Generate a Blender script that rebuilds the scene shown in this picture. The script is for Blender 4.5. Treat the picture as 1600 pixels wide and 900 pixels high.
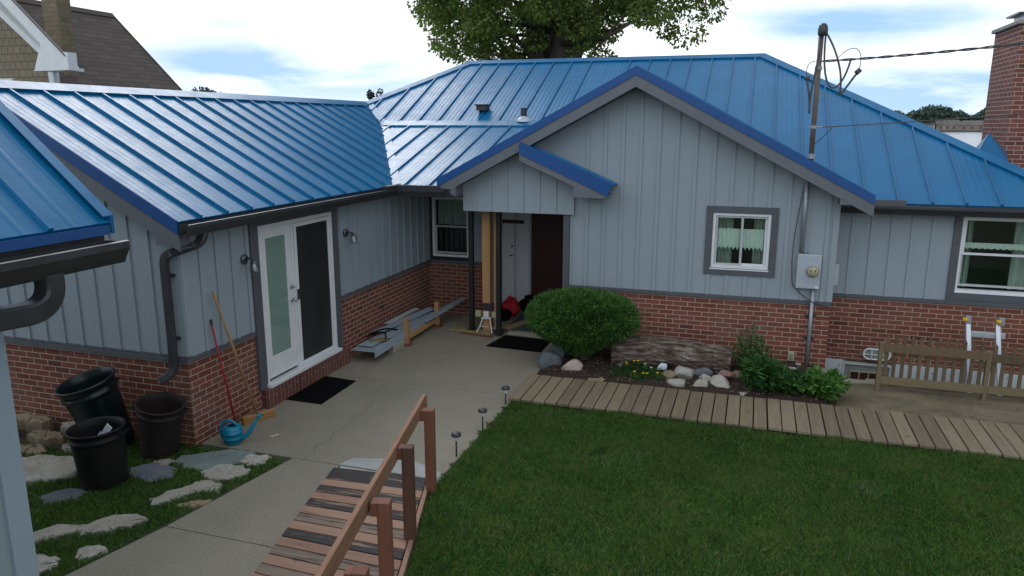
import bpy, math, random
import numpy as np
from mathutils import Vector, Matrix
random.seed(7)
R = math.radians
sc = bpy.context.scene
for o in list(bpy.data.objects):
    bpy.data.objects.remove(o)

# ------------------------------------------------------------------ camera
H = 3.36
cam_d = bpy.data.cameras.new('camera')
cam = bpy.data.objects.new('camera', cam_d)
sc.collection.objects.link(cam)
yaw, pitch, roll = R(17.815), R(12.306), R(0.063)
fw = Vector((-math.sin(yaw)*math.cos(pitch), math.cos(yaw)*math.cos(pitch), -math.sin(pitch)))
rt = Vector((math.cos(yaw), math.sin(yaw), 0))
up = rt.cross(fw)
rt2 = rt*math.cos(roll)+up*math.sin(roll)
up2 = up*math.cos(roll)-rt*math.sin(roll)
mw = Matrix((rt2, up2, -fw)).transposed().to_4x4()
mw.translation = (0, 0, H)
cam.matrix_world = mw
cam_d.lens = 36*1172.3/1600
cam_d.sensor_width = 36
cam_d.clip_start = 0.05
cam_d.clip_end = 4000
sc.camera = cam

# ------------------------------------------------------------------ light
GLOW_AZ, GLOW_EL = R(-33), R(38)            # veiled sun ahead of the camera, a little left
gd = Vector((math.sin(GLOW_AZ)*math.cos(GLOW_EL), math.cos(GLOW_AZ)*math.cos(GLOW_EL), math.sin(GLOW_EL)))
w = bpy.data.worlds.new('World')
sc.world = w
w.use_nodes = True
nt = w.node_tree
for n in list(nt.nodes):
    nt.nodes.remove(n)
def N(t, typ, **kw):
    n = t.nodes.new(typ)
    for k, v in kw.items():
        setattr(n, k, v)
    return n
def mth(t, op, a, b=None, c=None, clamp=False):
    n = t.nodes.new('ShaderNodeMath'); n.operation = op; n.use_clamp = clamp
    for i, x in enumerate((a, b, c)):
        if x is None: continue
        if isinstance(x, (int, float)): n.inputs[i].default_value = x
        else: t.links.new(x, n.inputs[i])
    return n.outputs[0]
def ramp(t, fac, stops, interp='LINEAR'):
    n = t.nodes.new('ShaderNodeValToRGB'); n.color_ramp.interpolation = interp
    el = n.color_ramp.elements
    while len(el) > 1: el.remove(el[-1])
    el[0].position = stops[0][0]; el[0].color = tuple(stops[0][1])+(1,) if len(stops[0][1]) == 3 else stops[0][1]
    for p, c in stops[1:]:
        e = el.new(p); e.color = tuple(c)+(1,) if len(c) == 3 else c
    t.links.new(fac, n.inputs[0])
    return n.outputs[0]
def mixc(t, fac, a, b, mode='MIX'):
    n = t.nodes.new('ShaderNodeMix'); n.data_type = 'RGBA'; n.blend_type = mode
    for s, x in ((n.inputs[0], fac), (n.inputs[6], a), (n.inputs[7], b)):
        if isinstance(x, (int, float)): s.default_value = x
        elif isinstance(x, tuple): s.default_value = x+(1,) if len(x) == 3 else x
        else: t.links.new(x, s)
    return n.outputs[2]
out = N(nt, 'ShaderNodeOutputWorld'); bg = N(nt, 'ShaderNodeBackground')
bg.inputs[1].default_value = 0.1
nt.links.new(bg.outputs[0], out.inputs[0])
sky = N(nt, 'ShaderNodeTexSky', sky_type='NISHITA', sun_disc=False)
sky.sun_elevation = GLOW_EL; sky.sun_rotation = GLOW_AZ
tc = N(nt, 'ShaderNodeTexCoord'); sep = N(nt, 'ShaderNodeSeparateXYZ')
nt.links.new(tc.outputs['Generated'], sep.inputs[0])
zz = mth(nt, 'ADD', mth(nt, 'MAXIMUM', sep.outputs[2], 0.0), 0.10)
cx = mth(nt, 'DIVIDE', sep.outputs[0], zz); cy = mth(nt, 'DIVIDE', sep.outputs[1], zz)
comb = N(nt, 'ShaderNodeCombineXYZ'); nt.links.new(cx, comb.inputs[0]); nt.links.new(cy, comb.inputs[1])
comb.inputs[2].default_value = 3.7
no = N(nt, 'ShaderNodeTexNoise'); no.inputs['Scale'].default_value = 0.62; no.inputs['Detail'].default_value = 7
no.inputs['Roughness'].default_value = 0.52; no.inputs['Distortion'].default_value = 0.5
nt.links.new(comb.outputs[0], no.inputs['Vector'])
cloud = ramp(nt, no.outputs[0], [(0.34, (0, 0, 0)), (0.47, (1, 1, 1))])
no2 = N(nt, 'ShaderNodeTexNoise'); no2.inputs['Scale'].default_value = 1.7; no2.inputs['Detail'].default_value = 5
nt.links.new(comb.outputs[0], no2.inputs['Vector'])
dotn = N(nt, 'ShaderNodeVectorMath', operation='DOT_PRODUCT')
nt.links.new(tc.outputs['Generated'], dotn.inputs[0]); dotn.inputs[1].default_value = gd
# cloud cover is bright towards the veiled sun and along the horizon, duller overhead, raised behind for the front walls
lum = ramp(nt, mth(nt, 'MULTIPLY_ADD', dotn.outputs['Value'], 0.5, 0.5),
           [(0.0, (5.6, 6.0, 6.5)), (0.45, (5.0, 5.35, 5.8)), (0.80, (4.4, 4.6, 4.9)), (0.93, (4.8, 5.1, 5.5)), (0.972, (5.9, 6.8, 8.4)), (1.0, (6.9, 8.0, 10.2))])
# added sky gain: brighter behind camera for front walls, dimmer right for left wall
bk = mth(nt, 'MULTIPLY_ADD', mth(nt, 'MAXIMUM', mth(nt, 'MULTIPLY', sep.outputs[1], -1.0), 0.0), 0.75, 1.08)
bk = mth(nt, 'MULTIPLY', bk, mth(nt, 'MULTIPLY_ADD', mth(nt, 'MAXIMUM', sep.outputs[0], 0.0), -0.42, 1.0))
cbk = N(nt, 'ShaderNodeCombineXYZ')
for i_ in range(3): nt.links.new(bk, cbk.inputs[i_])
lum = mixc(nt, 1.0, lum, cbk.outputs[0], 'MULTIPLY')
# a brighter band of cloud low over the horizon ahead
lowb = mth(nt, 'MULTIPLY', mth(nt, 'SUBTRACT', 1.0, mth(nt, 'MULTIPLY', sep.outputs[2], 3.2), clamp=True),
           mth(nt, 'MULTIPLY_ADD', sep.outputs[1], 0.8, 0.2, clamp=True))
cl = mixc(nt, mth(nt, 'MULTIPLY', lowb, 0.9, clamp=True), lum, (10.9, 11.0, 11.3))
cl = mixc(nt, mth(nt, 'MULTIPLY', ramp(nt, no2.outputs[0], [(0.52, (0, 0, 0)), (0.74, (1, 1, 1))]), 0.25), cl, (6.2, 7.4, 9.0))
# patches where the cloud thins, by bearing and height
azn = mth(nt, 'ARCTAN2', sep.outputs[0], sep.outputs[1])
pm = None
for a0, e0, wa, we, kk in ((-0.58, 0.060, 0.22, 0.040, 1.1), (-0.38, 0.036, 0.14, 0.016, 0.8), (0.14, 0.034, 0.18, 0.034, 1.15), (0.10, 0.115, 0.16, 0.03, 0.7), (0.55, 0.10, 0.2, 0.05, 0.9), (-1.2, 0.12, 0.3, 0.06, 0.9), (-0.62, 0.115, 0.12, 0.02, 0.35)):
    da = mth(nt, 'DIVIDE', mth(nt, 'SUBTRACT', azn, a0), wa); de = mth(nt, 'DIVIDE', mth(nt, 'SUBTRACT', sep.outputs[2], e0), we)
    gmask = mth(nt, 'MULTIPLY', mth(nt, 'EXPONENT', mth(nt, 'MULTIPLY', mth(nt, 'ADD', mth(nt, 'MULTIPLY', da, da), mth(nt, 'MULTIPLY', de, de)), -1.0)), kk)
    pm = gmask if pm is None else mth(nt, 'MAXIMUM', pm, gmask)
mpn = N(nt, 'ShaderNodeMapping'); mpn.inputs['Scale'].default_value = (3.2, 3.2, 15.0); nt.links.new(tc.outputs['Generated'], mpn.inputs[0])
no3 = N(nt, 'ShaderNodeTexNoise'); no3.inputs['Scale'].default_value = 1.4; no3.inputs['Detail'].default_value = 7; no3.inputs['Roughness'].default_value = 0.55; no3.inputs['Distortion'].default_value = 0.4
nt.links.new(mpn.outputs[0], no3.inputs['Vector'])
hole = ramp(nt, mth(nt, 'MULTIPLY', pm, mth(nt, 'MULTIPLY_ADD', no3.outputs[0], 2.6, -0.55)), [(0.12, (0, 0, 0)), (0.75, (1, 1, 1))])
blue = mixc(nt, 0.72, sky.outputs[0], (3.2, 5.4, 7.8))
fin = mixc(nt, mth(nt, 'MULTIPLY_ADD', cloud, 0.6, 0.4, clamp=True), blue, cl)
fin = mixc(nt, mth(nt, 'MULTIPLY', hole, 0.85), fin, (2.3, 4.1, 6.2))
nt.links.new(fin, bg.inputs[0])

sun_d = bpy.data.lights.new('sun', 'SUN'); sun = bpy.data.objects.new('sun', sun_d)
sc.collection.objects.link(sun)
sun_d.energy = 0.5; sun_d.angle = R(22); sun_d.color = (1.0, 0.96, 0.9)
sun.rotation_euler = gd.to_track_quat('Z', 'Y').to_euler()
sc.view_settings.view_transform = 'Standard'; sc.view_settings.look = 'None'
sc.view_settings.exposure = 0.64; sc.view_settings.gamma = 1.0
sc.cycles.max_bounces = 6; sc.cycles.transparent_max_bounces = 12
sc.cycles.use_denoising = True

# ------------------------------------------------------------------ materials
M = {}
def newmat(name):
    m = bpy.data.materials.new(name); m.use_nodes = True
    t = m.node_tree
    b = t.nodes['Principled BSDF']
    M[name] = m
    return m, t, b
def bump(t, b, h, strength=0.3, dist=0.01):
    bn = N(t, 'ShaderNodeBump'); bn.inputs['Strength'].default_value = strength; bn.inputs['Distance'].default_value = dist
    t.links.new(h, bn.inputs['Height']); t.links.new(bn.outputs[0], b.inputs['Normal'])
def noise(t, scale, detail=4, rough=0.6, vec=None, stretch=None):
    n = N(t, 'ShaderNodeTexNoise'); n.inputs['Scale'].default_value = scale
    n.inputs['Detail'].default_value = detail; n.inputs['Roughness'].default_value = rough
    if vec is None:
        g = N(t, 'ShaderNodeNewGeometry'); vec = g.outputs['Position']
    if stretch:
        mp = N(t, 'ShaderNodeMapping'); mp.inputs['Scale'].default_value = stretch
        t.links.new(vec, mp.inputs[0]); vec = mp.outputs[0]
    t.links.new(vec, n.inputs['Vector'])
    return n.outputs[0]
def plain(name, col, rough=0.6, var=0.12, nscale=6, metal=0.0, bstr=0.0, bscale=60, spec=0.5, stretch=None):
    m, t, b = newmat(name)
    f = noise(t, nscale, stretch=stretch)
    lo = tuple(c*(1-var) for c in col); hi = tuple(min(1, c*(1+var)) for c in col)
    t.links.new(ramp(t, f, [(0.3, lo), (0.7, hi)]), b.inputs['Base Color'])
    b.inputs['Roughness'].default_value = rough; b.inputs['Metallic'].default_value = metal
    b.inputs['Specular IOR Level'].default_value = spec
    if bstr: bump(t, b, noise(t, bscale, stretch=stretch), bstr, 0.004)
    return m

# painted steel roof: dust and faint streaks, strong sheen
def roofmat(name, col, rough=0.3):
    m, t, b = newmat(name)
    f = noise(t, 1.3, 5); f2 = noise(t, 40, 3)
    c = ramp(t, f, [(0.3, tuple(x*0.9 for x in col)), (0.7, tuple(x*1.1 for x in col))])
    c = mixc(t, mth(t, 'MULTIPLY', f2, 0.05), c, (0.10, 0.2, 0.32))
    t.links.new(c, b.inputs['Base Color'])
    b.inputs['Roughness'].default_value = rough
    b.inputs['Specular IOR Level'].default_value = 0.27
    t.links.new(mth(t, 'MULTIPLY_ADD', noise(t, 5, 4), 0.20, rough-0.1), b.inputs['Roughness'])
    b.inputs['Coat Weight'].default_value = 0.0; b.inputs['Coat Roughness'].default_value = 0.22
    bump(t, b, noise(t, 3.0, 3), 0.22, 0.02)
roofmat('roof_blue', (0.002, 0.124, 0.282), 0.33)
plain('trim_blue', (0.003, 0.068, 0.25), 0.5, 0.08, 3)
plain('trim_grey', (0.085, 0.092, 0.108), 0.6, 0.08, 5, bstr=0.1)
plain('rake_grey', (0.135, 0.145, 0.168), 0.6, 0.08, 5)
plain('gutter_grey', (0.036, 0.038, 0.044), 0.35, 0.15, 5)
plain('gutter_dark', (0.012, 0.012, 0.014), 0.5, 0.3, 9)
def siding(name, col):
    m, t, b = newmat(name)
    f = noise(t, 0.9, 5); f2 = noise(t, 130, 3, 0.7, stretch=(1, 1, 0.35))
    c = ramp(t, f, [(0.3, tuple(x*0.93 for x in col)), (0.7, tuple(x*1.05 for x in col))])
    c = mixc(t, mth(t, 'MULTIPLY', f2, 0.25), c, tuple(x*0.62 for x in col))
    t.links.new(c, b.inputs['Base Color']); b.inputs['Roughness'].default_value = 0.62
    bump(t, b, f2, 0.35, 0.004)
siding('siding', (0.305, 0.360, 0.402))
siding('siding_trim', (0.32, 0.40, 0.47))
plain('white_vinyl', (0.72, 0.74, 0.76), 0.35, 0.05, 5)
plain('white_dull', (0.46, 0.49, 0.50), 0.5, 0.08, 5)
plain('grey_metal', (0.33, 0.36, 0.40), 0.4, 0.12, 12, metal=0.4)
plain('galvanised', (0.45, 0.50, 0.56), 0.38, 0.12, 30, metal=0.35)
plain('lamp_metal', (0.12, 0.13, 0.14), 0.3, 0.15, 30, metal=0.6)
plain('dark_metal', (0.03, 0.03, 0.035), 0.45, 0.2, 20)
plain('black_rubber', (0.0035, 0.0035, 0.004), 1.0, 0.3, 90, bstr=0.6, bscale=300, spec=0.1)
plain('rusty_pipe', (0.16, 0.125, 0.10), 0.6, 0.25, 25)
plain('cable', (0.07, 0.07, 0.075), 0.6, 0.2, 25)
plain('maroon_door', (0.050, 0.009, 0.009), 0.5, 0.2, 5)
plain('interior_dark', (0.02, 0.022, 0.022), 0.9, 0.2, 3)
plain('curtain_green', (0.36, 0.43, 0.38), 0.9, 0.25, 20, stretch=(1, 1, 0.1))
plain('lace', (0.70, 0.82, 0.74), 0.9, 0.25, 90)
plain('plastic_black', (0.006, 0.014, 0.016), 0.28, 0.3, 6)
plain('plastic_brown', (0.007, 0.006, 0.006), 0.55, 0.3, 10, spec=0.3)
plain('plastic_brown_worn', (0.020, 0.014, 0.013), 0.6, 0.3, 10, spec=0.3)
plain('teal_plastic', (0.0, 0.20, 0.33), 0.32, 0.1, 6)
plain('red_handle', (0.33, 0.012, 0.03), 0.45, 0.15, 20)
plain('red_cloth', (0.40, 0.012, 0.02), 0.8, 0.3, 20, bstr=0.5)
plain('broom_wood', (0.35, 0.20, 0.09), 0.6, 0.2, 20, stretch=(1, 1, 0.2))
plain('bristle', (0.30, 0.16, 0.05), 0.9, 0.3, 120)
plain('beige_plastic', (0.38, 0.36, 0.22), 0.6, 0.1, 20)
plain('yellow_plastic', (0.55, 0.36, 0.02), 0.5, 0.1, 20)
plain('aluminium', (0.55, 0.58, 0.62), 0.38, 0.08, 30, metal=0.6)
plain('paper_white', (0.62, 0.68, 0.75), 0.7, 0.1, 20)
plain('slate_tile', (0.05, 0.062, 0.07), 0.6, 0.5, 4, bstr=0.3, bscale=20)
plain('concrete_kerb', (0.30, 0.28, 0.22), 0.9, 0.2, 9, bstr=0.5, bscale=80)
plain('soil', (0.035, 0.028, 0.02), 0.95, 0.5, 14, bstr=0.8, bscale=60)
plain('lens', (0.7, 0.7, 0.66), 0.2, 0.05, 6)
plain('frosted', (0.25, 0.28, 0.26), 0.25, 0.1, 6)

def foliage(name, dark, light, trans=0.25, yellow=None, pscale=0.8):
    m, t, b = newmat(name)
    at = N(t, 'ShaderNodeAttribute', attribute_name='rnd')
    f = noise(t, pscale, 4)
    v = mth(t, 'MULTIPLY_ADD', f, 0.55, mth(t, 'MULTIPLY', at.outputs['Fac'], 0.55))
    stops = [(0.25, dark), (0.75, light)]
    if yellow: stops.append((0.92, yellow))
    c = ramp(t, v, stops)
    if name == 'grass':      # clover and dry areas
        c = mixc(t, mth(t, 'MULTIPLY', ramp(t, noise(t, 0.9, 5, 0.65), [(0.50, (0, 0, 0)), (0.66, (1, 1, 1))]), 0.45), c, (0.22, 0.32, 0.09))
        c = mixc(t, mth(t, 'MULTIPLY', ramp(t, noise(t, 2.7, 5, 0.7), [(0.58, (0, 0, 0)), (0.66, (1, 1, 1))]), 0.5), c, (0.040, 0.130, 0.042))
        c = mixc(t, mth(t, 'MULTIPLY', ramp(t, noise(t, 1.9, 4, 0.6, None, (1.3, 1, 1)), [(0.63, (0, 0, 0)), (0.70, (1, 1, 1))]), 0.5), c, (0.28, 0.23, 0.12))
    t.links.new(c, b.inputs['Base Color']); b.inputs['Roughness'].default_value = 0.55
    b.inputs['Specular IOR Level'].default_value = 0.3
    tr = N(t, 'ShaderNodeBsdfTranslucent'); t.links.new(c, tr.inputs[0])
    mx = N(t, 'ShaderNodeMixShader'); mx.inputs[0].default_value = trans
    t.links.new(b.outputs[0], mx.inputs[1]); t.links.new(tr.outputs[0], mx.inputs[2])
    t.links.new(mx.outputs[0], t.nodes['Material Output'].inputs[0])
    return m
foliage('grass', (0.055, 0.150, 0.030), (0.190, 0.380, 0.085), 0.42, (0.36, 0.40, 0.16), 1.1)
foliage('yew', (0.016, 0.060, 0.015), (0.090, 0.205, 0.036), 0.15, None, 3)
foliage('tree_leaf', (0.075, 0.130, 0.030), (0.27, 0.36, 0.09), 0.60, (0.36, 0.42, 0.12), 0.5)
foliage('shrub_leaf', (0.028, 0.085, 0.028), (0.12, 0.22, 0.06), 0.25, (0.30, 0.32, 0.05), 4)
foliage('peony_leaf', (0.016, 0.062, 0.012), (0.050, 0.150, 0.030), 0.25, None, 4)
foliage('hosta_leaf', (0.035, 0.110, 0.018), (0.110, 0.250, 0.050), 0.25, None, 4)
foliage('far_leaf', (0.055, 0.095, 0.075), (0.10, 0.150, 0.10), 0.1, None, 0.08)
foliage('conifer_leaf', (0.035, 0.065, 0.055), (0.07, 0.10, 0.08), 0.1, None, 0.3)

def brickmat(name, c1, c2, mortar, bw=0.2032, rh=0.0677, use_xy=False, soldier=False, ox=0.0, oz=0.0, ms=0.0052):
    m, t, b = newmat(name)
    g = N(t, 'ShaderNodeNewGeometry')
    sp = N(t, 'ShaderNodeSeparateXYZ'); t.links.new(g.outputs['Position'], sp.inputs[0])
    sn = N(t, 'ShaderNodeSeparateXYZ'); t.links.new(g.outputs['True Normal'], sn.inputs[0])
    ax = mth(t, 'GREATER_THAN', mth(t, 'ABSOLUTE', sn.outputs[0]), 0.5)
    u = mth(t, 'ADD', mth(t, 'MULTIPLY', sp.outputs[1], ax), mth(t, 'MULTIPLY', sp.outputs[0], mth(t, 'SUBTRACT', 1.0, ax)))
    u = mth(t, 'ADD', u, ox)
    cb = N(t, 'ShaderNodeCombineXYZ')
    zz_ = mth(t, 'ADD', sp.outputs[2], oz)
    if soldier:
        t.links.new(zz_, cb.inputs[0]); t.links.new(u, cb.inputs[1])
    else:
        t.links.new(u, cb.inputs[0]); t.links.new(zz_, cb.inputs[1])
    br = N(t, 'ShaderNodeTexBrick'); br.offset = 0.5
    t.links.new(cb.outputs[0], br.inputs[0])
    br.inputs['Scale'].default_value = 1.0
    br.inputs['Color1'].default_value = (0, 0, 0, 1); br.inputs['Color2'].default_value = (1, 1, 1, 1)
    br.inputs['Mortar'].default_value = (0.5, 0.5, 0.5, 1)
    br.inputs['Mortar Size'].default_value = ms; br.inputs['Mortar Smooth'].default_value = 0.15
    br.inputs['Brick Width'].default_value = bw; br.inputs['Row Height'].default_value = rh
    bc = ramp(t, br.outputs['Color'], [(0.0, c1), (0.45, tuple((a+q)/2 for a, q in zip(c1, c2))), (0.85, c2), (1.0, (c1[0]*0.62, c1[1]*0.75, c1[2]*0.9))])
    fine = noise(t, 70, 5, 0.7)
    bc = mixc(t, mth(t, 'MULTIPLY', fine, 0.55), bc, tuple(x*0.5 for x in c1))
    mc = mixc(t, fine, tuple(x*0.8 for x in mortar), tuple(x*1.15 for x in mortar))
    col = mixc(t, br.outputs['Fac'], bc, mc)
    big = noise(t, 1.1, 4)
    col = mixc(t, mth(t, 'MULTIPLY', ramp(t, big, [(0.5, (0, 0, 0)), (0.8, (1, 1, 1))]), 0.35), col, (0.22, 0.17, 0.14))
    t.links.new(col, b.inputs['Base Color']); b.inputs['Roughness'].default_value = 0.88
    h = mth(t, 'SUBTRACT', mth(t, 'MULTIPLY', fine, 0.35), br.outputs['Fac'])
    bump(t, b, h, 0.8, 0.008)
    return m
brickmat('brick', (0.165, 0.046, 0.031), (0.265, 0.084, 0.054), (0.47, 0.375, 0.28), oz=-0.033)
brickmat('brick_soldier', (0.135, 0.043, 0.034), (0.19, 0.066, 0.048), (0.30, 0.22, 0.18), bw=0.30, rh=0.0762, soldier=True, ms=0.004)
brickmat('brick_chimney', (0.20, 0.060, 0.042), (0.29, 0.105, 0.075), (0.50, 0.40, 0.34), ox=0.08)
brickmat('brick_tan', (0.22, 0.175, 0.115), (0.29, 0.235, 0.16), (0.17, 0.14, 0.10), bw=0.20, rh=0.115)
def shingle(name, c1, c2, rh=0.14, bw=0.3, side=False):
    m, t, b = newmat(name)
    g = N(t, 'ShaderNodeNewGeometry'); sp = N(t, 'ShaderNodeSeparateXYZ'); t.links.new(g.outputs['Position'], sp.inputs[0])
    cb = N(t, 'ShaderNodeCombineXYZ')
    t.links.new(sp.outputs[0] if side else sp.outputs[1], cb.inputs[0]); t.links.new(sp.outputs[2], cb.inputs[1])
    br = N(t, 'ShaderNodeTexBrick'); t.links.new(cb.outputs[0], br.inputs[0]); br.inputs['Scale'].default_value = 1
    br.inputs['Color1'].default_value = c1+(1,); br.inputs['Color2'].default_value = c2+(1,)
    br.inputs['Mortar'].default_value = tuple(x*0.35 for x in c1)+(1,)
    br.inputs['Mortar Size'].default_value = 0.008; br.inputs['Brick Width'].default_value = bw; br.inputs['Row Height'].default_value = rh
    c = mixc(t, mth(t, 'MULTIPLY', noise(t, 25, 4), 0.6), br.outputs['Color'], tuple(x*0.45 for x in c1))
    t.links.new(c, b.inputs['Base Color']); b.inputs['Roughness'].default_value = 0.9
    bump(t, b, br.outputs['Fac'], -0.5, 0.01)
shingle('roof_shingle', (0.075, 0.058, 0.050), (0.125, 0.10, 0.088), 0.13, 0.5)
shingle('wall_shingle', (0.25, 0.205, 0.145), (0.31, 0.255, 0.185), 0.16, 0.17, True)

def wood(name, c1, c2, axis='X', rough=0.75, wear=None):
    m, t, b = newmat(name)
    oi = N(t, 'ShaderNodeObjectInfo')
    g = N(t, 'ShaderNodeNewGeometry')
    at = N(t, 'ShaderNodeAttribute', attribute_name='rnd')
    st = {'X': (0.6, 9, 9), 'Y': (9, 0.6, 9), 'Z': (9, 9, 0.6)}[axis]
    ad = N(t, 'ShaderNodeVectorMath', operation='ADD')
    t.links.new(g.outputs['Position'], ad.inputs[0])
    cc = N(t, 'ShaderNodeCombineXYZ')
    rr = mth(t, 'MULTIPLY', oi.outputs['Random'], 37.0)
    for i in range(3): t.links.new(rr, cc.inputs[i])
    t.links.new(cc.outputs[0], ad.inputs[1])
    f = noise(t, 3.2, 6, 0.65, ad.outputs[0], st)
    v = mth(t, 'MULTIPLY_ADD', f, 0.75, mth(t, 'MULTIPLY', oi.outputs['Random'], 0.35))
    c = ramp(t, v, [(0.25, c1), (0.55, tuple((a+q)/2 for a, q in zip(c1, c2))), (0.8, c2)])
    if wear:
        f2 = noise(t, 5, 6, 0.75, ad.outputs[0], tuple(0.35*x for x in st))
        c = mixc(t, ramp(t, f2, [(wear[1], (0, 0, 0)), (wear[1]+0.06, (1, 1, 1))]), c, wear[0])
    # knots
    vo = N(t, 'ShaderNodeTexVoronoi'); vo.inputs['Scale'].default_value = 2.2
    t.links.new(ad.outputs[0], vo.inputs['Vector'])
    kn = ramp(t, vo.outputs['Distance'], [(0.03, (1, 1, 1)), (0.06, (0, 0, 0))])
    c = mixc(t, mth(t, 'MULTIPLY', kn, 0.6), c, tuple(x*0.3 for x in c1))
    t.links.new(c, b.inputs['Base Color']); b.inputs['Roughness'].default_value = rough
    bump(t, b, f, 0.4, 0.004)
wood('walk_wood', (0.125, 0.095, 0.060), (0.265, 0.212, 0.140), 'Y', wear=((0.20, 0.185, 0.15), 0.60))
wood('ramp_wood', (0.20, 0.105, 0.070), (0.36, 0.22, 0.15), 'X', wear=((0.055, 0.038, 0.03), 0.61))
wood('ramp_wood_black', (0.012, 0.011, 0.011), (0.035, 0.03, 0.03), 'X', wear=((0.27, 0.17, 0.115), 0.535))
wood('ramp_wood_grey', (0.085, 0.065, 0.052), (0.24, 0.17, 0.12), 'X', wear=((0.022, 0.020, 0.020), 0.50))
wood('rail_wood', (0.20, 0.10, 0.055), (0.33, 0.18, 0.105), 'Y')
wood('post_wood', (0.13, 0.048, 0.026), (0.21, 0.085, 0.05), 'Z')
wood('post_wood_dark', (0.045, 0.022, 0.014), (0.15, 0.065, 0.04), 'Z')
wood('lumber', (0.36, 0.19, 0.08), (0.50, 0.30, 0.14), 'Z')
wood('lumber_flat', (0.20, 0.16, 0.07), (0.34, 0.27, 0.13), 'X')
wood('fence_wood', (0.075, 0.052, 0.026), (0.15, 0.105, 0.055), 'Z')
wood('fence_rail', (0.14, 0.11, 0.055), (0.22, 0.175, 0.10), 'X')
wood('bark', (0.05, 0.036, 0.028), (0.12, 0.09, 0.07), 'Z')

# bark of the fallen log: long furrows along X, silvery ridges
m, t, b = newmat('log_bark')
g = N(t, 'ShaderNodeNewGeometry')
f = noise(t, 2.6, 8, 0.72, g.outputs['Position'], (1.8, 9, 9))
f2 = noise(t, 1.2, 4, 0.6, g.outputs['Position'])
c = ramp(t, f, [(0.38, (0.018, 0.012, 0.009)), (0.46, (0.11, 0.078, 0.058)), (0.55, (0.24, 0.19, 0.155)), (0.65, (0.50, 0.455, 0.41))])
c = mixc(t, mth(t, 'MULTIPLY', f2, 0.3), c, (0.12, 0.075, 0.055))
t.links.new(c, b.inputs['Base Color']); b.inputs['Roughness'].default_value = 0.95
bump(t, b, f, 1.0, 0.05)

m, t, b = newmat('concrete')
f = noise(t, 0.7, 6, 0.65); f2 = noise(t, 75, 4, 0.85); f3 = noise(t, 3.5, 6, 0.75)
c = ramp(t, f, [(0.3, (0.175, 0.158, 0.120)), (0.7, (0.250, 0.228, 0.175))])
c = mixc(t, mth(t, 'MULTIPLY', ramp(t, f3, [(0.45, (0, 0, 0)), (0.75, (1, 1, 1))]), 0.35), c, (0.135, 0.122, 0.092))
c = mixc(t, ramp(t, f2, [(0.46, (0, 0, 0)), (0.60, (0.65, 0.65, 0.65))]), c, (0.36, 0.33, 0.265))
c = mixc(t, ramp(t, f2, [(0.36, (0.6, 0.6, 0.6)), (0.44, (0, 0, 0))]), c, (0.10, 0.09, 0.07))
c = mixc(t, mth(t, 'MULTIPLY', ramp(t, noise(t, 210, 2, 0.5), [(0.28, (1, 1, 1)), (0.38, (0, 0, 0))]), 0.5), c, (0.11, 0.10, 0.085))
t.links.new(c, b.inputs['Base Color']); b.inputs['Roughness'].default_value = 0.9
bump(t, b, f2, 0.5, 0.003)
plain('concrete_new', (0.33, 0.34, 0.33), 0.9, 0.12, 4, bstr=0.3, bscale=120)
plain('crack', (0.05, 0.045, 0.035), 0.95, 0.3, 30)
m, t, b = newmat('ground')
f = noise(t, 0.15, 5)
t.links.new(ramp(t, f, [(0.3, (0.035, 0.06, 0.02)), (0.7, (0.07, 0.09, 0.035))]), b.inputs['Base Color']); b.inputs['Roughness'].default_value = 1
m, t, b = newmat('lawn_soil')
f = noise(t, 9, 5); f2 = noise(t, 1.2, 4)
c = ramp(t, f, [(0.3, (0.018, 0.034, 0.012)), (0.7, (0.045, 0.07, 0.024))])
c = mixc(t, mth(t, 'MULTIPLY', ramp(t, f2, [(0.6, (0, 0, 0)), (0.72, (1, 1, 1))]), 0.5), c, (0.12, 0.095, 0.055))
t.links.new(c, b.inputs['Base Color']); b.inputs['Roughness'].default_value = 1; bump(t, b, f, 0.8, 0.03)
m, t, b = newmat('dirt')
f = noise(t, 2.2, 7, 0.7); f2 = noise(t, 60, 4, 0.8)
c = ramp(t, f, [(0.3, (0.095, 0.075, 0.045)), (0.55, (0.19, 0.155, 0.10)), (0.75, (0.26, 0.22, 0.15))])
c = mixc(t, ramp(t, f2, [(0.55, (0, 0, 0)), (0.7, (0.5, 0.5, 0.5))]), c, (0.33, 0.29, 0.22))
t.links.new(c, b.inputs['Base Color']); b.inputs['Roughness'].default_value = 1; bump(t, b, f2, 0.8, 0.012)
m, t, b = newmat('mulch')
f = noise(t, 38, 6, 0.8, None, (1, 2.2, 1)); f2 = noise(t, 3, 4)
c = ramp(t, f, [(0.35, (0.012, 0.008, 0.006)), (0.55, (0.055, 0.032, 0.022)), (0.75, (0.16, 0.10, 0.07))])
t.links.new(c, b.inputs['Base Color']); b.inputs['Roughness'].default_value = 1; bump(t, b, f, 1.0, 0.03)
def stonemat(name, c1, c2, sc_=5.0, str_=0.6):
    m, t, b = newmat(name)
    oi = N(t, 'ShaderNodeObjectInfo')
    f = noise(t, sc_, 7, 0.7); f2 = noise(t, 45, 5, 0.75)
    v = mth(t, 'ADD', mth(t, 'MULTIPLY', f, 0.8), mth(t, 'MULTIPLY', oi.outputs['Random'], 0.2))
    c = ramp(t, v, [(0.3, c1), (0.65, c2)])
    c = mixc(t, ramp(t, f2, [(0.3, (1, 1, 1)), (0.45, (0, 0, 0))]), c, tuple(x*0.45 for x in c1))
    t.links.new(c, b.inputs['Base Color']); b.inputs['Roughness'].default_value = 0.92
    bump(t, b, mth(t, 'ADD', f, mth(t, 'MULTIPLY', f2, 0.4)), str_, 0.03)
stonemat('stone_pale', (0.27, 0.255, 0.21), (0.46, 0.44, 0.39))
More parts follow.
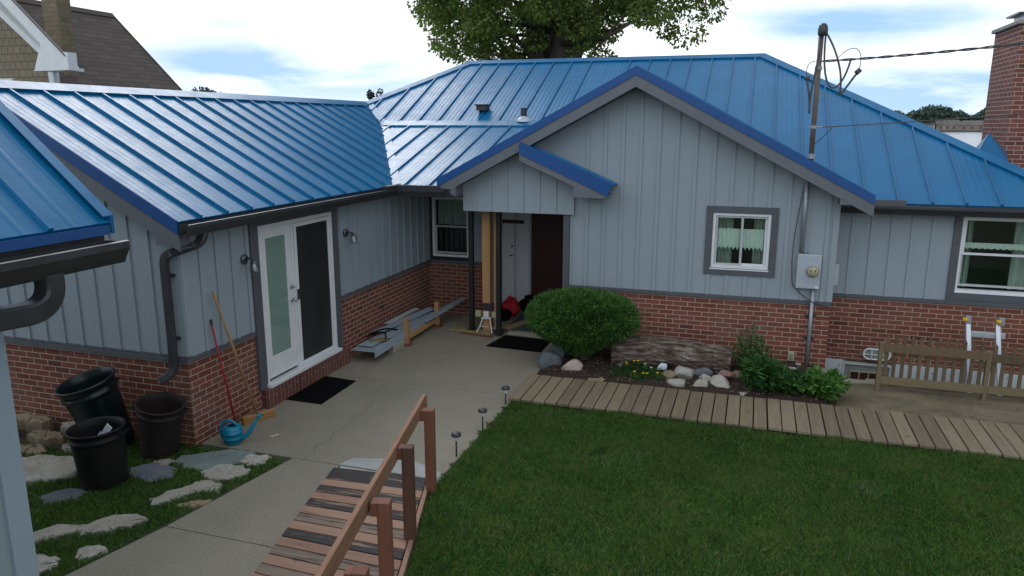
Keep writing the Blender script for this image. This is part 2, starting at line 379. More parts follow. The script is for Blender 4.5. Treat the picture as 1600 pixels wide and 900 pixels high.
stonemat('stone_slate', (0.085, 0.10, 0.115), (0.16, 0.18, 0.20))
stonemat('stone_bluegreen', (0.13, 0.17, 0.165), (0.20, 0.25, 0.24))
stonemat('stone_pink', (0.40, 0.31, 0.27), (0.58, 0.48, 0.43))
stonemat('stone_tan', (0.20, 0.155, 0.09), (0.32, 0.26, 0.17))
stonemat('stone_red', (0.22, 0.12, 0.10), (0.34, 0.20, 0.17))
# painted foundation with flaking
m, t, b = newmat('flaking_paint')
f = noise(t, 14, 7, 0.75)
c = mixc(t, ramp(t, f, [(0.60, (0, 0, 0)), (0.64, (1, 1, 1))]), (0.52, 0.56, 0.60), (0.16, 0.17, 0.15))
t.links.new(c, b.inputs['Base Color']); b.inputs['Roughness'].default_value = 0.8; bump(t, b, f, 0.4, 0.01)
# water
m, t, b = newmat('water')
b.inputs['Base Color'].default_value = (0.25, 0.30, 0.34, 1); b.inputs['Roughness'].default_value = 0.25
bump(t, b, noise(t, 0.4, 4), 0.4, 0.3)
# glass
def glassmat(name, tint, gl=0.09):
    m, t, b = newmat(name)
    t.nodes.remove(b)
    tr = N(t, 'ShaderNodeBsdfTransparent'); tr.inputs[0].default_value = tint+(1,)
    gs = N(t, 'ShaderNodeBsdfGlossy'); gs.inputs['Roughness'].default_value = 0.03
    fr = N(t, 'ShaderNodeLayerWeight'); fr.inputs[0].default_value = 0.5
    mx = N(t, 'ShaderNodeMixShader'); t.links.new(mth(t, 'MULTIPLY_ADD', mth(t, 'POWER', fr.outputs['Facing'], 5.0), 0.9, gl-0.04, clamp=True), mx.inputs[0])
    t.links.new(tr.outputs[0], mx.inputs[1]); t.links.new(gs.outputs[0], mx.inputs[2])
    t.links.new(mx.outputs[0], t.nodes['Material Output'].inputs[0])
glassmat('glass', (0.88, 0.92, 0.90))
glassmat('glass_clear', (0.9, 0.92, 0.92), 0.12)
m, t, b = newmat('blind_green')     # roller blind seen through the door glass
b.inputs['Base Color'].default_value = (0.40, 0.54, 0.47, 1); b.inputs['Roughness'].default_value = 0.9
m, t, b = newmat('insect_screen')
f = noise(t, 2.5, 3, 0.5, None, (1, 1, 0.3))
t.links.new(ramp(t, f, [(0.35, (0.010, 0.011, 0.011)), (0.7, (0.03, 0.033, 0.033))]), b.inputs['Base Color']); b.inputs['Roughness'].default_value = 0.55
for nm, c in (('flower_yellow', (0.75, 0.50, 0.02)), ('flower_white', (0.7, 0.7, 0.65)), ('flower_pink', (0.5, 0.2, 0.25))):
    plain(nm, c, 0.7, 0.1, 30)
plain('lake_house_wall', (0.24, 0.19, 0.16), 0.9, 0.2, 0.2)
plain('lake_house_roof', (0.16, 0.145, 0.14), 0.9, 0.2, 0.2)
plain('lake_house_pale', (0.42, 0.42, 0.42), 0.9, 0.2, 0.2)

# ------------------------------------------------------------------ builders
COL = sc.collection
def root_org(parent):
    if parent is None: return Vector((0, 0, 0))
    o = parent; v = Vector((0, 0, 0))
    while o is not None:
        v += o.location; o = o.parent
    return v
class MB:
    def __init__(s): s.v = []; s.f = []; s.sm = False
    def add(s, vs, fs):
        n = len(s.v); s.v += [tuple(x) for x in vs]; s.f += [tuple(i+n for i in f) for f in fs]; return s
    def box(s, x0, x1, y0, y1, z0, z1):
        if x0 > x1: x0, x1 = x1, x0
        if y0 > y1: y0, y1 = y1, y0
        if z0 > z1: z0, z1 = z1, z0
        return s.add([(x0, y0, z0), (x1, y0, z0), (x1, y1, z0), (x0, y1, z0), (x0, y0, z1), (x1, y0, z1), (x1, y1, z1), (x0, y1, z1)],
              [(0, 3, 2, 1), (4, 5, 6, 7), (0, 1, 5, 4), (1, 2, 6, 5), (2, 3, 7, 6), (3, 0, 4, 7)])
    def prism(s, poly, vec):
        n = len(poly); vec = Vector(vec); P = [Vector(p) for p in poly]
        nrm = Vector((0, 0, 0))
        for i in range(n): nrm += P[i].cross(P[(i+1) % n])
        if nrm.dot(vec) > 0: P.reverse()
        vs = P+[p+vec for p in P]
        fs = [tuple(range(n)), tuple(range(2*n-1, n-1, -1))]
        for i in range(n): fs.append((i, i+n, (i+1) % n+n, (i+1) % n))
        return s.add(vs, fs)
    def bar(s, p0, p1, wd, hd, upv=(0, 0, 1)):
        p0, p1 = Vector(p0), Vector(p1); d = (p1-p0).normalized(); u = Vector(upv)
        sx = d.cross(u).normalized(); sy = sx.cross(d).normalized()
        a, b_ = sx*wd/2, sy*hd/2
        return s.prism([p0-a-b_, p0+a-b_, p0+a+b_, p0-a+b_], p1-p0)
    def tube(s, pts, r, n=10, caps=True):
        pts = [Vector(p) for p in pts]; rs = r if isinstance(r, (list, tuple)) else [r]*len(pts)
        base = len(s.v); prev = None
        for i, p in enumerate(pts):
            d = (pts[min(i+1, len(pts)-1)]-pts[max(i-1, 0)]).normalized()
            ref = prev if prev is not None else (Vector((1, 0, 0)) if abs(d.x) < 0.8 else Vector((0, 1, 0)))
            a = (ref-d*ref.dot(d)).normalized(); prev = a; c = d.cross(a)
            for k in range(n):
                th = 2*math.pi*k/n; s.v.append(tuple(p+a*rs[i]*math.cos(th)+c*rs[i]*math.sin(th)))
        for i in range(len(pts)-1):
            for k in range(n):
                q = (k+1) % n
                s.f.append((base+i*n+k, base+i*n+q, base+(i+1)*n+q, base+(i+1)*n+k))
        if caps:
            s.f.append(tuple(base+k for k in reversed(range(n))))
            e = base+(len(pts)-1)*n; s.f.append(tuple(e+k for k in range(n)))
        return s
    def lathe(s, prof, axis_o, n=28, mat=None):
        # prof: (r, z) list; mat: 4x4
        base = len(s.v); mat = mat or Matrix.Translation(axis_o)
        for r, z in prof:
            for k in range(n):
                th = 2*math.pi*k/n; s.v.append(tuple(mat @ Vector((r*math.cos(th), r*math.sin(th), z))))
        for i in range(len(prof)-1):
            for k in range(n):
                q = (k+1) % n
                s.f.append((base+i*n+k, base+i*n+q, base+(i+1)*n+q, base+(i+1)*n+k))
        return s
    def build(s, name, mat, parent=None, loc=None, smooth=False, bevel=0.0, kind=None):
        org = root_org(parent) if parent is not None else Vector(loc or (0, 0, 0))
        me = bpy.data.meshes.new(name)
        me.from_pydata([(x-org.x, y-org.y, z-org.z) for x, y, z in s.v], [], s.f)
        me.validate(); me.update()
        if smooth:
            me.polygons.foreach_set('use_smooth', [True]*len(me.polygons))
        o = bpy.data.objects.new(name, me); COL.objects.link(o)
        me.materials.append(M[mat] if isinstance(mat, str) else mat)
        if parent is not None: o.parent = parent
        else: o.location = org
        if bevel:
            bv = o.modifiers.new('bevel', 'BEVEL'); bv.width = bevel; bv.segments = 2; bv.limit_method = 'ANGLE'
        if kind: o['kind'] = kind
        return o
def tag(o, label=None, cat=None, group=None, kind=None):
    if label: o['label'] = label
    if cat: o['category'] = cat
    if group: o['group'] = group
    if kind: o['kind'] = kind
    return o
def thing(name, label, cat, loc, group=None):
    o = bpy.data.objects.new(name, None); COL.objects.link(o); o.location = loc; o.empty_display_size = 0.1
    return tag(o, label, cat, group)
def copy_tree(src, loc, label=None, rotz=None):
    r = src.copy(); COL.objects.link(r); r.location = loc
    if rotz is not None: r.rotation_euler[2] = rotz
    if label: r['label'] = label
    def rec(a, b):
        for ch in a.children:
            c = ch.copy(); COL.objects.link(c); c.parent = b; rec(ch, c)
    rec(src, r)
    return r
class Wall:
    """local frame on a wall: u along it, d outwards"""
    def __init__(s, axis, pos, out): s.axis, s.pos, s.out = axis, pos, out
    def box(s, mb, u0, u1, z0, z1, d0, d1):
        a, b_ = s.pos+s.out*d0, s.pos+s.out*d1
        if s.axis == 'X': return mb.box(u0, u1, a, b_, z0, z1)
        return mb.box(a, b_, u0, u1, z0, z1)
    def pt(s, u, z, d):
        return (u, s.pos+s.out*d, z) if s.axis == 'X' else (s.pos+s.out*d, u, z)
def battens(mb, W, u0, u1, step, off, z0, ztop, holes=(), wd=0.046, th=0.018, d0=0.0):
    k = math.ceil((u0-off)/step)
    while off+k*step < u1-wd/2:
        u = off+k*step; k += 1
        if u < u0+wd/2: continue
        segs = [(z0, ztop(u) if callable(ztop) else ztop)]
        for (a, b_, c, d) in holes:
            if a-wd/2 < u < b_+wd/2:
                ns = []
                for (p, q) in segs:
                    if c > p: ns.append((p, min(q, c)))
                    if d < q: ns.append((max(p, d), q))
                segs = ns
        for p, q in segs:
            if q-p > 0.02: W.box(mb, u-wd/2, u+wd/2, p, q, d0, d0+th)
# roof sheet with standing seams and pencil ribs
def roof(mb, poly, O, u, v, step=0.4064, off=0.0, th=0.02, seam_h=0.032, seam_w=0.034, minor=4):
    u = Vector(u).normalized(); v = Vector(v).normalized(); n = u.cross(v).normalized()
    if n.z < 0: n = -n
    O = Vector(O)
    P = [((Vector(p)-O).dot(u), (Vector(p)-O).dot(v)) for p in poly]
    pt = lambda a, b_, h=0.0: O+u*a+v*b_+n*h
    mb.prism([pt(a, b_) for a, b_ in P], -n*th)
    def clip(a):
        ys = []
        for i in range(len(P)):
            (x0, y0), (x1, y1) = P[i], P[(i+1) % len(P)]
            if (x0-a)*(x1-a) <= 0 and abs(x1-x0) > 1e-9:
                ys.append(y0+(y1-y0)*(a-x0)/(x1-x0))
        return (min(ys), max(ys)) if len(ys) >= 2 else None
    us = [p[0] for p in P]; k = math.floor((min(us)-off)/step)
    while off+k*step < max(us):
        a0 = off+k*step; k += 1
        for j in range(minor+1):
            a = a0+step*j/(minor+1); 
            if a <= min(us)+0.01 or a >= max(us)-0.01: continue
            c = clip(a)
            if not c or c[1]-c[0] < 0.03: continue
            b0, b1 = c
            if j == 0:
                w1, w2, h = seam_w/2, seam_w/3, seam_h
            else:
                w1, w2, h = 0.022, 0.008, 0.0016
            q = [pt(a-w1, b0, 0.0), pt(a-w2, b0, h), pt(a+w2, b0, h), pt(a+w1, b0, 0.0)]
            mb.prism(q, v*(b1-b0))
    return n
def cap(mb, p0, p1, n1, n2, wd=0.13, lift=0.03):
    """folded ridge cap between two slopes: thin boards each side"""
    p0, p1 = Vector(p0), Vector(p1); d = (p1-p0).normalized()
    for n_ in (n1, n2):
        n_ = Vector(n_).normalized(); s_ = n_.cross(d)
        if s_.z > 0: s_ = -s_
        s_.normalize()
        a, b_ = p0+n_*lift, p1+n_*lift
        top0 = p0+Vector((0, 0, lift+0.012)); top1 = p1+Vector((0, 0, lift+0.012))
        mb.prism([top0, top1, b_+s_*wd, a+s_*wd], -n_*0.006)
        mb.prism([a+s_*wd, b_+s_*wd, b_+s_*wd-n_*lift, a+s_*wd-n_*lift], s_*-0.004)
def gutter_profile():
    return [(0, .115), (0, 0), (.085, 0), (.098, .03), (.128, .08), (.128, .115), (.115, .118), (.115, .085), (.088, .038), (.078, .008), (.008, .008), (.008, .115)]
def gutter(mb, p0, p1, outv, k=1.0):
    """p0,p1: back bottom line"""
    p0, p1, o = Vector(p0), Vector(p1), Vector(outv)
    mb.prism([p0+o*a*k+Vector((0, 0, b_*k)) for a, b_ in gutter_profile()], p1-p0)
def slab(mb, poly, z0, z1):
    mb.prism([(x, y, z0) for x, y in poly], (0, 0, z1-z0))

# ------------------------------------------------------------------ setting: ground
def struct(name, mb, mat, **k):
    o = mb.build(name, mat, **k); o['kind'] = 'structure'; return o
mb = MB(); mb.add([(-900, -900, -0.45), (900, -900, -0.45), (900, 90, -0.45), (-900, 90, -0.45)], [(0, 1, 2, 3)])
struct('ground', mb, 'ground')
mb = MB(); mb.add([(-3000, 90, -2.2), (3000, 90, -2.2), (3000, 3200, -2.2), (-3000, 3200, -2.2)], [(0, 1, 2, 3)])
struct('lake', mb, 'water')
mb = MB(); mb.prism([(-900, 88, -0.46), (900, 88, -0.46), (900, 92, -2.5), (-900, 92, -2.5)], (0, 0, -0.5))
struct('bank', mb, 'ground')
mb = MB(); mb.box(-1500, 1500, 700, 1500, -2.6, -1.2)
struct('far_shore', mb, 'ground')
mb = MB(); slab(mb, [(-2.74, -1), (14, -1), (14, 8.38), (-2.74, 8.38)], -0.5, -0.012); struct('lawn', mb, 'lawn_soil')
mb = MB(); slab(mb, [(-14, 1.5), (-4.2, 1.5), (-4.2, 6.2), (-14, 6.2)], -0.5, -0.016); struct('side_lawn', mb, 'lawn_soil')
mb = MB()
slab(mb, [(-5.6, 8.576), (-2.70, 8.576), (-2.68, 10.6), (-2.68, 11.38), (-3.86, 11.38), (-3.86, 13.3), (-5.6, 13.3)], -0.10, 0.0)
slab(mb, [(-5.55, 6.155), (-2.72, 6.155), (-2.70, 8.566), (-5.6, 8.566)], -0.10, 0.0)
struct('patio', mb, 'concrete', bevel=0.004)
mb = MB()
slab(mb, [(-4.345, 6.145), (-3.80, 6.145), (-3.78, 6.03), (-3.49, 4.655), (-4.60, 4.655)], -0.10, 0.0)
slab(mb, [(-4.603, 4.645), (-3.48, 4.645), (-3.30, 3.55), (-3.05, 2.2), (-5.2, 2.2)], -0.10, 0.0)
struct('walkway', mb, 'concrete', bevel=0.004)
mb = MB(); slab(mb, [(-3.79, 6.145), (-2.72, 6.145), (-2.72, 5.7), (-3.70, 5.9)], -0.1, -0.004)
pts = []
for i in range(25):
    th = math.pi*i/24; pts.append((-3.26-0.56*math.cos(th)+0.03*math.sin(7*th), 6.15+0.30*math.sin(th)*(1+0.1*math.sin(5*th))))
slab(mb, pts, 0.0, 0.005)
struct('concrete_patch', mb, 'concrete_new')
mb = MB()
prev = (-4.22, 6.17); path = [prev]
for i in range(1, 40):
    y = 6.17+(8.45-6.17)*i/39; path.append((-4.22-0.02*i/39*5+0.03*math.sin(i*0.9)+random.uniform(-.012, .012)-max(0, i-25)*0.012, y))
for (a, b_), (c_, d_) in zip(path, path[1:]):
    w_ = random.uniform(0.0008, 0.0032)*(1 if b_ < 7.9 else 0.5)
    mb.add([(a-w_, b_, 0.0015), (a+w_, b_, 0.0015), (c_+w_, d_, 0.0015), (c_-w_, d_, 0.0015)], [(0, 1, 2, 3)])
struct('patio_crack', mb, 'crack')
mb = MB(); slab(mb, [(-3.86, 11.39), (-2.68, 11.39), (-2.68, 13.4), (-3.86, 13.4)], -0.1, 0.012); struct('porch_floor', mb, 'slate_tile')
mb = MB(); slab(mb, [(-3.70, 11.26), (-2.60, 11.20), (-2.60, 11.385), (-3.70, 11.385)], -0.1, 0.035); struct('porch_kerb', mb, 'concrete_kerb', bevel=0.006)
# planting bed with gentle mounds
def mound(x0, x1, y0, y1, h, nx=60, ny=30, amp=0.02, seed=1, well=False):
    rng = np.random.default_rng(seed); mb = MB(); idx = {}
    ph = rng.uniform(0, 6, 6)
    for i in range(nx+1):
        for j in range(ny+1):
            x = x0+(x1-x0)*i/nx; y = y0+(y1-y0)*j/ny
            e = min(i, nx-i, 4)/4*1.0; e2 = min(j, 3)/3
            z = h*min(e, 1)*min(e2, 1)+amp*(math.sin(x*7+ph[0])*math.sin(y*9+ph[1])+0.5*math.sin(x*19+ph[2]+y*6))*e2+rng.normal(0, amp*0.25)
            if well: z -= 0.33*min(1, max(0, (y-10.42)/0.05))*min(1, max(0, (x-1.12)/0.02))
            idx[i, j] = len(mb.v); mb.v.append((x, y, z))
    for i in range(nx):
        for j in range(ny):
            mb.f.append((idx[i, j], idx[i+1, j], idx[i+1, j+1], idx[i, j+1]))
    return mb
struct('planting_bed', mound(-2.70, 1.14, 9.28, 10.95, 0.07, 90, 45, 0.015, 3), 'mulch', smooth=True)
struct('dirt_strip', mound(1.0, 9.0, 9.28, 11.6, 0.0, 200, 110, 0.008, 5, True), 'dirt', smooth=True)
mb = MB(); slab(mb, [(-2.72, 8.3), (14, 8.3), (14, 9.4), (-2.72, 9.4)], -0.5, -0.02); struct('soil_under_boardwalk', mb, 'soil')

exec_parts = []
# ------------------------------------------------------------------ the house
house = thing('ranch_house', 'single-storey house with blue standing seam metal roof, grey board siding and red brick base', 'house', (-2, 11, 0))
HX = house
XW = -5.488; YE = 6.065; YF = 10.87; YR = 11.5; YB = 12.25
ZB = 0.93; ZS = 0.985        # brick top, siding bottom
left = Wall('Y', XW, 1); endw = Wall('X', YE, -1); front = Wall('X', YF, -1); right = Wall('X', YR, -1); back = Wall('X', YB, -1)
zl = lambda Y: 2.30
# brick bases
mb = MB()
left.box(mb, YE, 7.30, -0.35, ZB, -0.2, 0.0); left.box(mb, 9.0, YB, -0.2, ZB, -0.2, 0.0)
left.box(mb, 7.30, 9.0, -0.2, 0.16, -0.2, -0.002)
endw.box(mb, -10.1, XW-0.2, -0.35, ZB, -0.2, 0.0)
back.box(mb, XW, -4.42, -0.1, ZB, -0.2, 0.0)
mb.build('brick_base', 'brick', HX)
mb = MB(); front.box(mb, -2.584, 1.10, -0.2, ZB, -0.2, 0.0); mb.box(0.90, 1.099, YF+0.2, YR+0.3, -0.2, ZB-0.001)
mb.build('brick_base', 'brick', HX)
mb = MB(); right.box(mb, 1.10, 7.5, 0.0, ZB, -0.2, 0.0); mb.build('brick_base', 'brick', HX)
mb = MB(); left.box(mb, 7.22, 9.14, 0.0, 0.235, 0.001, 0.10); mb.build('door_sill', 'brick_soldier', HX, bevel=0.004)
# foundation right
mb = MB(); right.box(mb, 1.10, 1.40, -0.3, 0.0, -0.02, 0.03); right.box(mb, 2.05, 7.5, -0.3, 0.0, -0.02, 0.03); mb.build('foundation', 'flaking_paint', HX)
mb = MB(); mb.box(0.86, 1.14, 10.55, 10.86, -0.2, 0.03); mb.box(1.14, 1.75, 10.50, 10.62, -0.2, 0.0); mb.box(1.6, 1.75, 10.62, 10.70, -0.2, -0.002)
mb.build('window_well_kerb', 'concrete_kerb', HX, bevel=0.01)
# trim boards over brick
mb = MB()
left.box(mb, 9.10, YB, ZB, ZS, -0.1, 0.035); mb.build('water_table_trim', 'trim_grey', HX, bevel=0.003)
mb = MB(); left.box(mb, YE-0.03, 7.17, ZB, ZS, -0.1, 0.035)
mb.box(-10.1, XW+0.034, YE-0.035, YE+0.05, ZB+0.001, ZS-0.001)
mb.box(-10.1, XW+0.035, YE-0.024, YE+0.05, ZS+0.002, ZS+0.02)
mb.build('water_table_trim', 'trim_grey', HX, bevel=0.003)
mb = MB(); back.box(mb, XW, -4.43, ZB, ZS, -0.1, 0.03); mb.build('water_table_trim', 'trim_grey', HX, bevel=0.003)
mb = MB(); front.box(mb, -2.584, 1.11, ZB, ZS, -0.1, 0.025); mb.build('water_table_trim', 'trim_grey', HX, bevel=0.003)
mb = MB(); right.box(mb, 1.115, 2.62, ZB, ZS, -0.1, 0.025)
right.box(mb, 2.62, 7.5, ZB, 1.0, -0.1, 0.024)
mb.build('water_table_trim', 'trim_grey', HX, bevel=0.003)
# siding, left wing east wall
mb = MB()
left.box(mb, YE+0.012, 7.18, ZS, 2.38, -0.1, 0.012)
battens(mb, left, YE+0.1, 7.18, 0.254, YE+0.29, ZS, 2.37, d0=0.012); left.box(mb, YE, YE+0.075, ZS+0.001, 2.371, 0.0121, 0.03); mb.build('siding_wall', 'siding', HX)
mb = MB(); left.box(mb, 9.09, YB-0.001, ZS, 2.38, -0.1, 0.012); battens(mb, left, 9.09, YB-0.05, 0.254, YE+0.29+0.02, ZS, 2.37, d0=0.012)
mb.build('siding_wall', 'siding', HX)
# end gable wall of the left wing
RX, RZ, EX, EZ = -7.773, 3.773, -5.30, 2.435
def zend(x): return RZ-0.541*abs(x-RX)-0.06
mb = MB()
mb.prism([(-10.1, YE, ZS), (XW, YE, ZS), (XW, YE, zend(XW)), (RX, YE, zend(RX)), (-10.1, YE, zend(-10.1))], (0, 0.1, 0))
battens(mb, endw, -10.0, XW-0.1, 0.254, XW-0.36, ZS, lambda x: zend(x), d0=0.0)
endw.box(mb, XW-0.1, XW+0.02, ZS+0.001, zend(XW)-0.05, 0.0, 0.015)
mb.build('siding_wall', 'siding', HX)
# recessed wall
mb = MB()
bw0, bw1, bz0, bz1 = -5.43, -4.72, 1.05, 2.13
for (a, b_, c_, d_) in ((XW, bw0, ZS, 2.4), (bw1, -4.42, ZS, 2.4), (bw0, bw1, ZS, bz0), (bw0, bw1, bz1, 2.4)):
    back.box(mb, a, b_, c_, d_, -0.1, 0.0)
battens(mb, back, -4.62, -4.44, 0.1, -4.5, ZS, 2.3)
mb.build('siding_wall', 'siding', HX)
# front gable wall with window hole
PX, PZ, GS = -1.616, 4.121, 0.535
def zg(x): return PZ-GS*abs(x-PX)-0.10
fw0, fw1, fz0, fz1 = -0.54, 0.262, 1.36, 2.17
mb = MB()
front.box(mb, -2.584, 1.10, ZS, fz0, -0.1, 0.0)
front.box(mb, -2.584, fw0, fz0, fz1, -0.1, 0.0); front.box(mb, fw1, 1.10, fz0, fz1, -0.1, 0.0)
mb.prism([(-4.24, YF, fz1), (1.10, YF, fz1), (1.10, YF, zg(1.10)), (PX, YF, zg(PX)), (-4.24, YF, zg(-4.24))], (0, 0.1, 0))
battens(mb, front, -2.5, 1.0, 0.254, -2.33, ZS, zg, holes=[(-0.63, 0.36, 1.28, 2.25)], d0=0.0)
front.box(mb, 1.035, 1.112, ZS+0.001, zg(1.1)-0.03, -0.09, 0.016)
front.box(mb, -2.577, -2.545, ZS+0.001, 2.06, 0.0, 0.014)
mb.build('siding_wall', 'siding', HX)
mb = MB(); mb.box(1.0, 1.099, YF+0.1, YR, ZS, 2.4); mb.build('siding_wall', 'siding', HX)
# header over the porch
def zh(x): return min(zg(x)-0.02, 3.10-0.423*(x+3.19)-0.16)
mb = MB()
xs = [-4.264, -3.60, -3.1, -2.514]
mb.prism([(-4.264, 10.80, 2.055), (-2.514, 10.80, 2.055)]+[(x, 10.80, zh(x)) for x in (-2.514, -2.9, -3.17, -3.5, -4.264)], (0, 0.068, 0))
hw = Wall('X', 10.80, -1)
battens(mb, hw, -4.2, -2.55, 0.254, -4.07, 2.057, zh, d0=0.0)
mb.build('siding_wall', 'siding', HX)
# right section
rw0, rz0, rz1 = 2.71, 1.12, 2.16; rw1 = 4.4
mb = MB()
right.box(mb, 1.10, 2.64, ZS, 2.4, -0.1, 0.0); right.box(mb, 4.5, 7.5, ZS, 2.4, -0.1, 0.0); right.box(mb, 2.62, 4.52, 2.2, 2.4, -0.098, -0.002)
battens(mb, right, 1.2, 2.62, 0.254, 1.36, ZS, 2.38)
mb.build('siding_wall', 'siding', HX)

# windows ----------------------------------------------------------------
def frame(mb, W, u0, u1, z0, z1, t_, d0, d1):
    W.box(mb, u0, u1, z0, z0+t_, d0, d1); W.box(mb, u0, u1, z1-t_, z1, d0, d1)
    W.box(mb, u0, u0+t_, z0+t_, z1-t_, d0, d1); W.box(mb, u1-t_, u1, z0+t_, z1-t_, d0, d1)
def curtain(W, u0, u1, z0, z1, d, mat, parent, name='curtain', waves=9, amp=0.02, scallop=0.0):
    mb = MB(); n = 90; rows = 8; idx = {}
    for i in range(n+1):
        for j in range(rows+1):
            u = u0+(u1-u0)*i/n; zb = z0+scallop*abs(math.sin(i/n*math.pi*waves))
            z = zb+(z1-zb)*j/rows
            idx[i, j] = len(mb.v); mb.v.append(W.pt(u, z, d+amp*math.sin(i/n*waves*2*math.pi+0.7*math.sin(i*0.31))))
    for i in range(n):
        for j in range(rows):
            mb.f.append((idx[i, j], idx[i+1, j], idx[i+1, j+1], idx[i, j+1]))
    return mb.build(name, mat, parent, smooth=True)
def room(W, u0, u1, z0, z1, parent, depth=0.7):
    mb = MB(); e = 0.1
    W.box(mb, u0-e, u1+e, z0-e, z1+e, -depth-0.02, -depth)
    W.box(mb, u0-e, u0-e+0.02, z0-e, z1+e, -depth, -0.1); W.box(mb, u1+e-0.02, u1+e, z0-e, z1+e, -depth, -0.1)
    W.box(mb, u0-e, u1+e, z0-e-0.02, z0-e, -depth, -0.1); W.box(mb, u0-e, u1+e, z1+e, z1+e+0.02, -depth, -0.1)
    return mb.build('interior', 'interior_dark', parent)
# front slider
mb = MB(); frame(mb, front, -0.617, 0.345, 1.283, 2.250, 0.095, 0.0, 0.03)
win = mb.build('window', 'trim_grey', HX, bevel=0.003)
win['label'] = 'square sliding window with lace curtains in dark grey trim'
mb = MB(); frame(mb, front, -0.530, 0.255, 1.37, 2.165, 0.045, -0.06, 0.016); front.box(mb, -0.54, 0.26, 1.355, 1.372, -0.06, 0.035)
mb.build('frame', 'white_vinyl', win, bevel=0.003)
mb = MB(); frame(mb, front, -0.484, -0.11, 1.416, 2.119, 0.030, -0.03, -0.005); mb.build('sash', 'white_dull', win, bevel=0.002)
mb = MB(); frame(mb, front, -0.145, 0.209, 1.416, 2.119, 0.032, -0.055, -0.032); mb.build('sash', 'white_vinyl', win, bevel=0.002)
mb = MB(); front.box(mb, -0.456, -0.140, 1.446, 2.089, -0.018, -0.016); mb.build('pane', 'glass', win)
mb = MB(); front.box(mb, -0.115, 0.179, 1.446, 2.089, -0.044, -0.042); mb.build('pane', 'glass', win)
curtain(front, -0.50, -0.25, 1.40, 2.10, -0.16, 'curtain_green', win, waves=5)
curtain(front, 0.03, 0.20, 1.40, 2.10, -0.16, 'curtain_green', win, waves=4)
curtain(front, -0.50, 0.20, 1.62, 1.93, -0.075, 'lace', win, 'lace_valance', 13, 0.012, 0.05)
room(front, -0.5, 0.2, 1.38, 2.12, win)
# right double-hung
mb = MB(); frame(mb, right, 2.62, 4.49, 1.0, 2.26, 0.095, 0.0, 0.03); w2 = mb.build('window', 'trim_grey', HX, bevel=0.003)
w2['label'] = 'wide white window on the right, lace valance behind the upper pane'
mb = MB(); frame(mb, right, 2.71, 4.40, 1.115, 2.165, 0.035, -0.07, 0.02); right.box(mb, 2.70, 4.41, 1.10, 1.118, -0.07, 0.03); mb.build('frame', 'white_vinyl', w2, bevel=0.003)
mb = MB(); frame(mb, right, 2.745, 4.365, 1.63, 2.13, 0.03, -0.03, -0.003); mb.build('sash', 'white_vinyl', w2)
mb = MB(); frame(mb, right, 2.745, 4.365, 1.19, 1.655, 0.03, -0.06, -0.033); mb.build('sash', 'white_dull', w2)
mb = MB(); right.box(mb, 2.77, 4.34, 1.65, 2.11, -0.018, -0.016); mb.build('pane', 'glass', w2)
mb = MB(); right.box(mb, 2.77, 4.34, 1.21, 1.64, -0.048, -0.046); mb.build('pane', 'glass', w2)
curtain(right, 2.72, 2.90, 1.15, 2.15, -0.2, 'curtain_green', w2, waves=3)
curtain(right, 3.40, 4.38, 1.15, 2.15, -0.2, 'curtain_green', w2, waves=8)
curtain(right, 2.75, 4.36, 1.70, 1.79, -0.075, 'lace', w2, 'lace_valance', 22, 0.008, 0.02)
room(right, 2.72, 4.38, 1.1, 2.15, w2)
# recessed wall window
mb = MB(); frame(mb, back, -5.485, -4.64, 0.99, 2.2, 0.055, 0.0, 0.02); w3 = mb.build('window', 'gutter_dark', HX)
w3['label'] = 'white double-hung window in the shaded recess by the porch'
mb = MB(); frame(mb, back, -5.425, -4.725, 1.05, 2.12, 0.04, -0.06, 0.015); mb.build('frame', 'white_vinyl', w3)
mb = MB(); frame(mb, back, -5.39, -4.76, 1.58, 2.08, 0.025, -0.03, -0.003); mb.build('sash', 'white_dull', w3)
mb = MB(); frame(mb, back, -5.39, -4.76, 1.10, 1.60, 0.03, -0.06, -0.033); mb.build('sash', 'white_dull', w3)
mb = MB(); back.box(mb, -5.37, -4.78, 1.60, 2.06, -0.018, -0.016); mb.build('pane', 'glass', w3)
mb = MB(); back.box(mb, -5.37, -4.78, 1.12, 1.58, -0.048, -0.046); mb.build('pane', 'glass', w3)
curtain(back, -5.4, -4.75, 1.6, 2.1, -0.2, 'curtain_green', w3, waves=6)
room(back, -5.4, -4.75, 1.05, 2.1, w3)
# patio door -------------------------------------------------------------
mb = MB()
left.box(mb, 7.18, 7.325, 0.235, 2.38, -0.05, 0.034); left.box(mb, 8.945, 9.09, 0.235, 2.38, -0.05, 0.034); left.box(mb, 7.325, 8.945, 2.20, 2.38, -0.05, 0.034)
mb.box(XW-0.1, XW-0.03, 7.325, 8.945, 0.1, 2.3)
dr = mb.build('patio_door', 'trim_grey', HX)
mb = MB(); left.box(mb, 7.325, 7.375, 0.27, 2.2, -0.03, 0.02); left.box(mb, 8.90, 8.945, 0.27, 2.2, -0.03, 0.03); left.box(mb, 7.375, 8.90, 2.15, 2.2, -0.03, 0.02)
left.box(mb, 8.015, 8.055, 0.27, 2.15, -0.03, 0.008); left.box(mb, 7.30, 8.96, 0.236, 0.275, -0.03, 0.095)
mb.build('frame', 'white_vinyl', dr, bevel=0.003)
mb = MB(); frame(mb, left, 7.38, 8.012, 0.31, 2.145, 0.115, -0.028, 0.0); left.box(mb, 7.38, 8.012, 0.31, 0.57, -0.027, 0.0012); mb.build('door_leaf', 'white_vinyl', dr, bevel=0.003)
mb = MB(); left.box(mb, 7.495, 7.897, 0.57, 2.03, -0.018, -0.014); mb.build('blind', 'blind_green', dr)
mb = MB(); left.box(mb, 7.495, 7.897, 0.57, 2.03, -0.010, -0.007); mb.build('pane', 'glass_clear', dr)
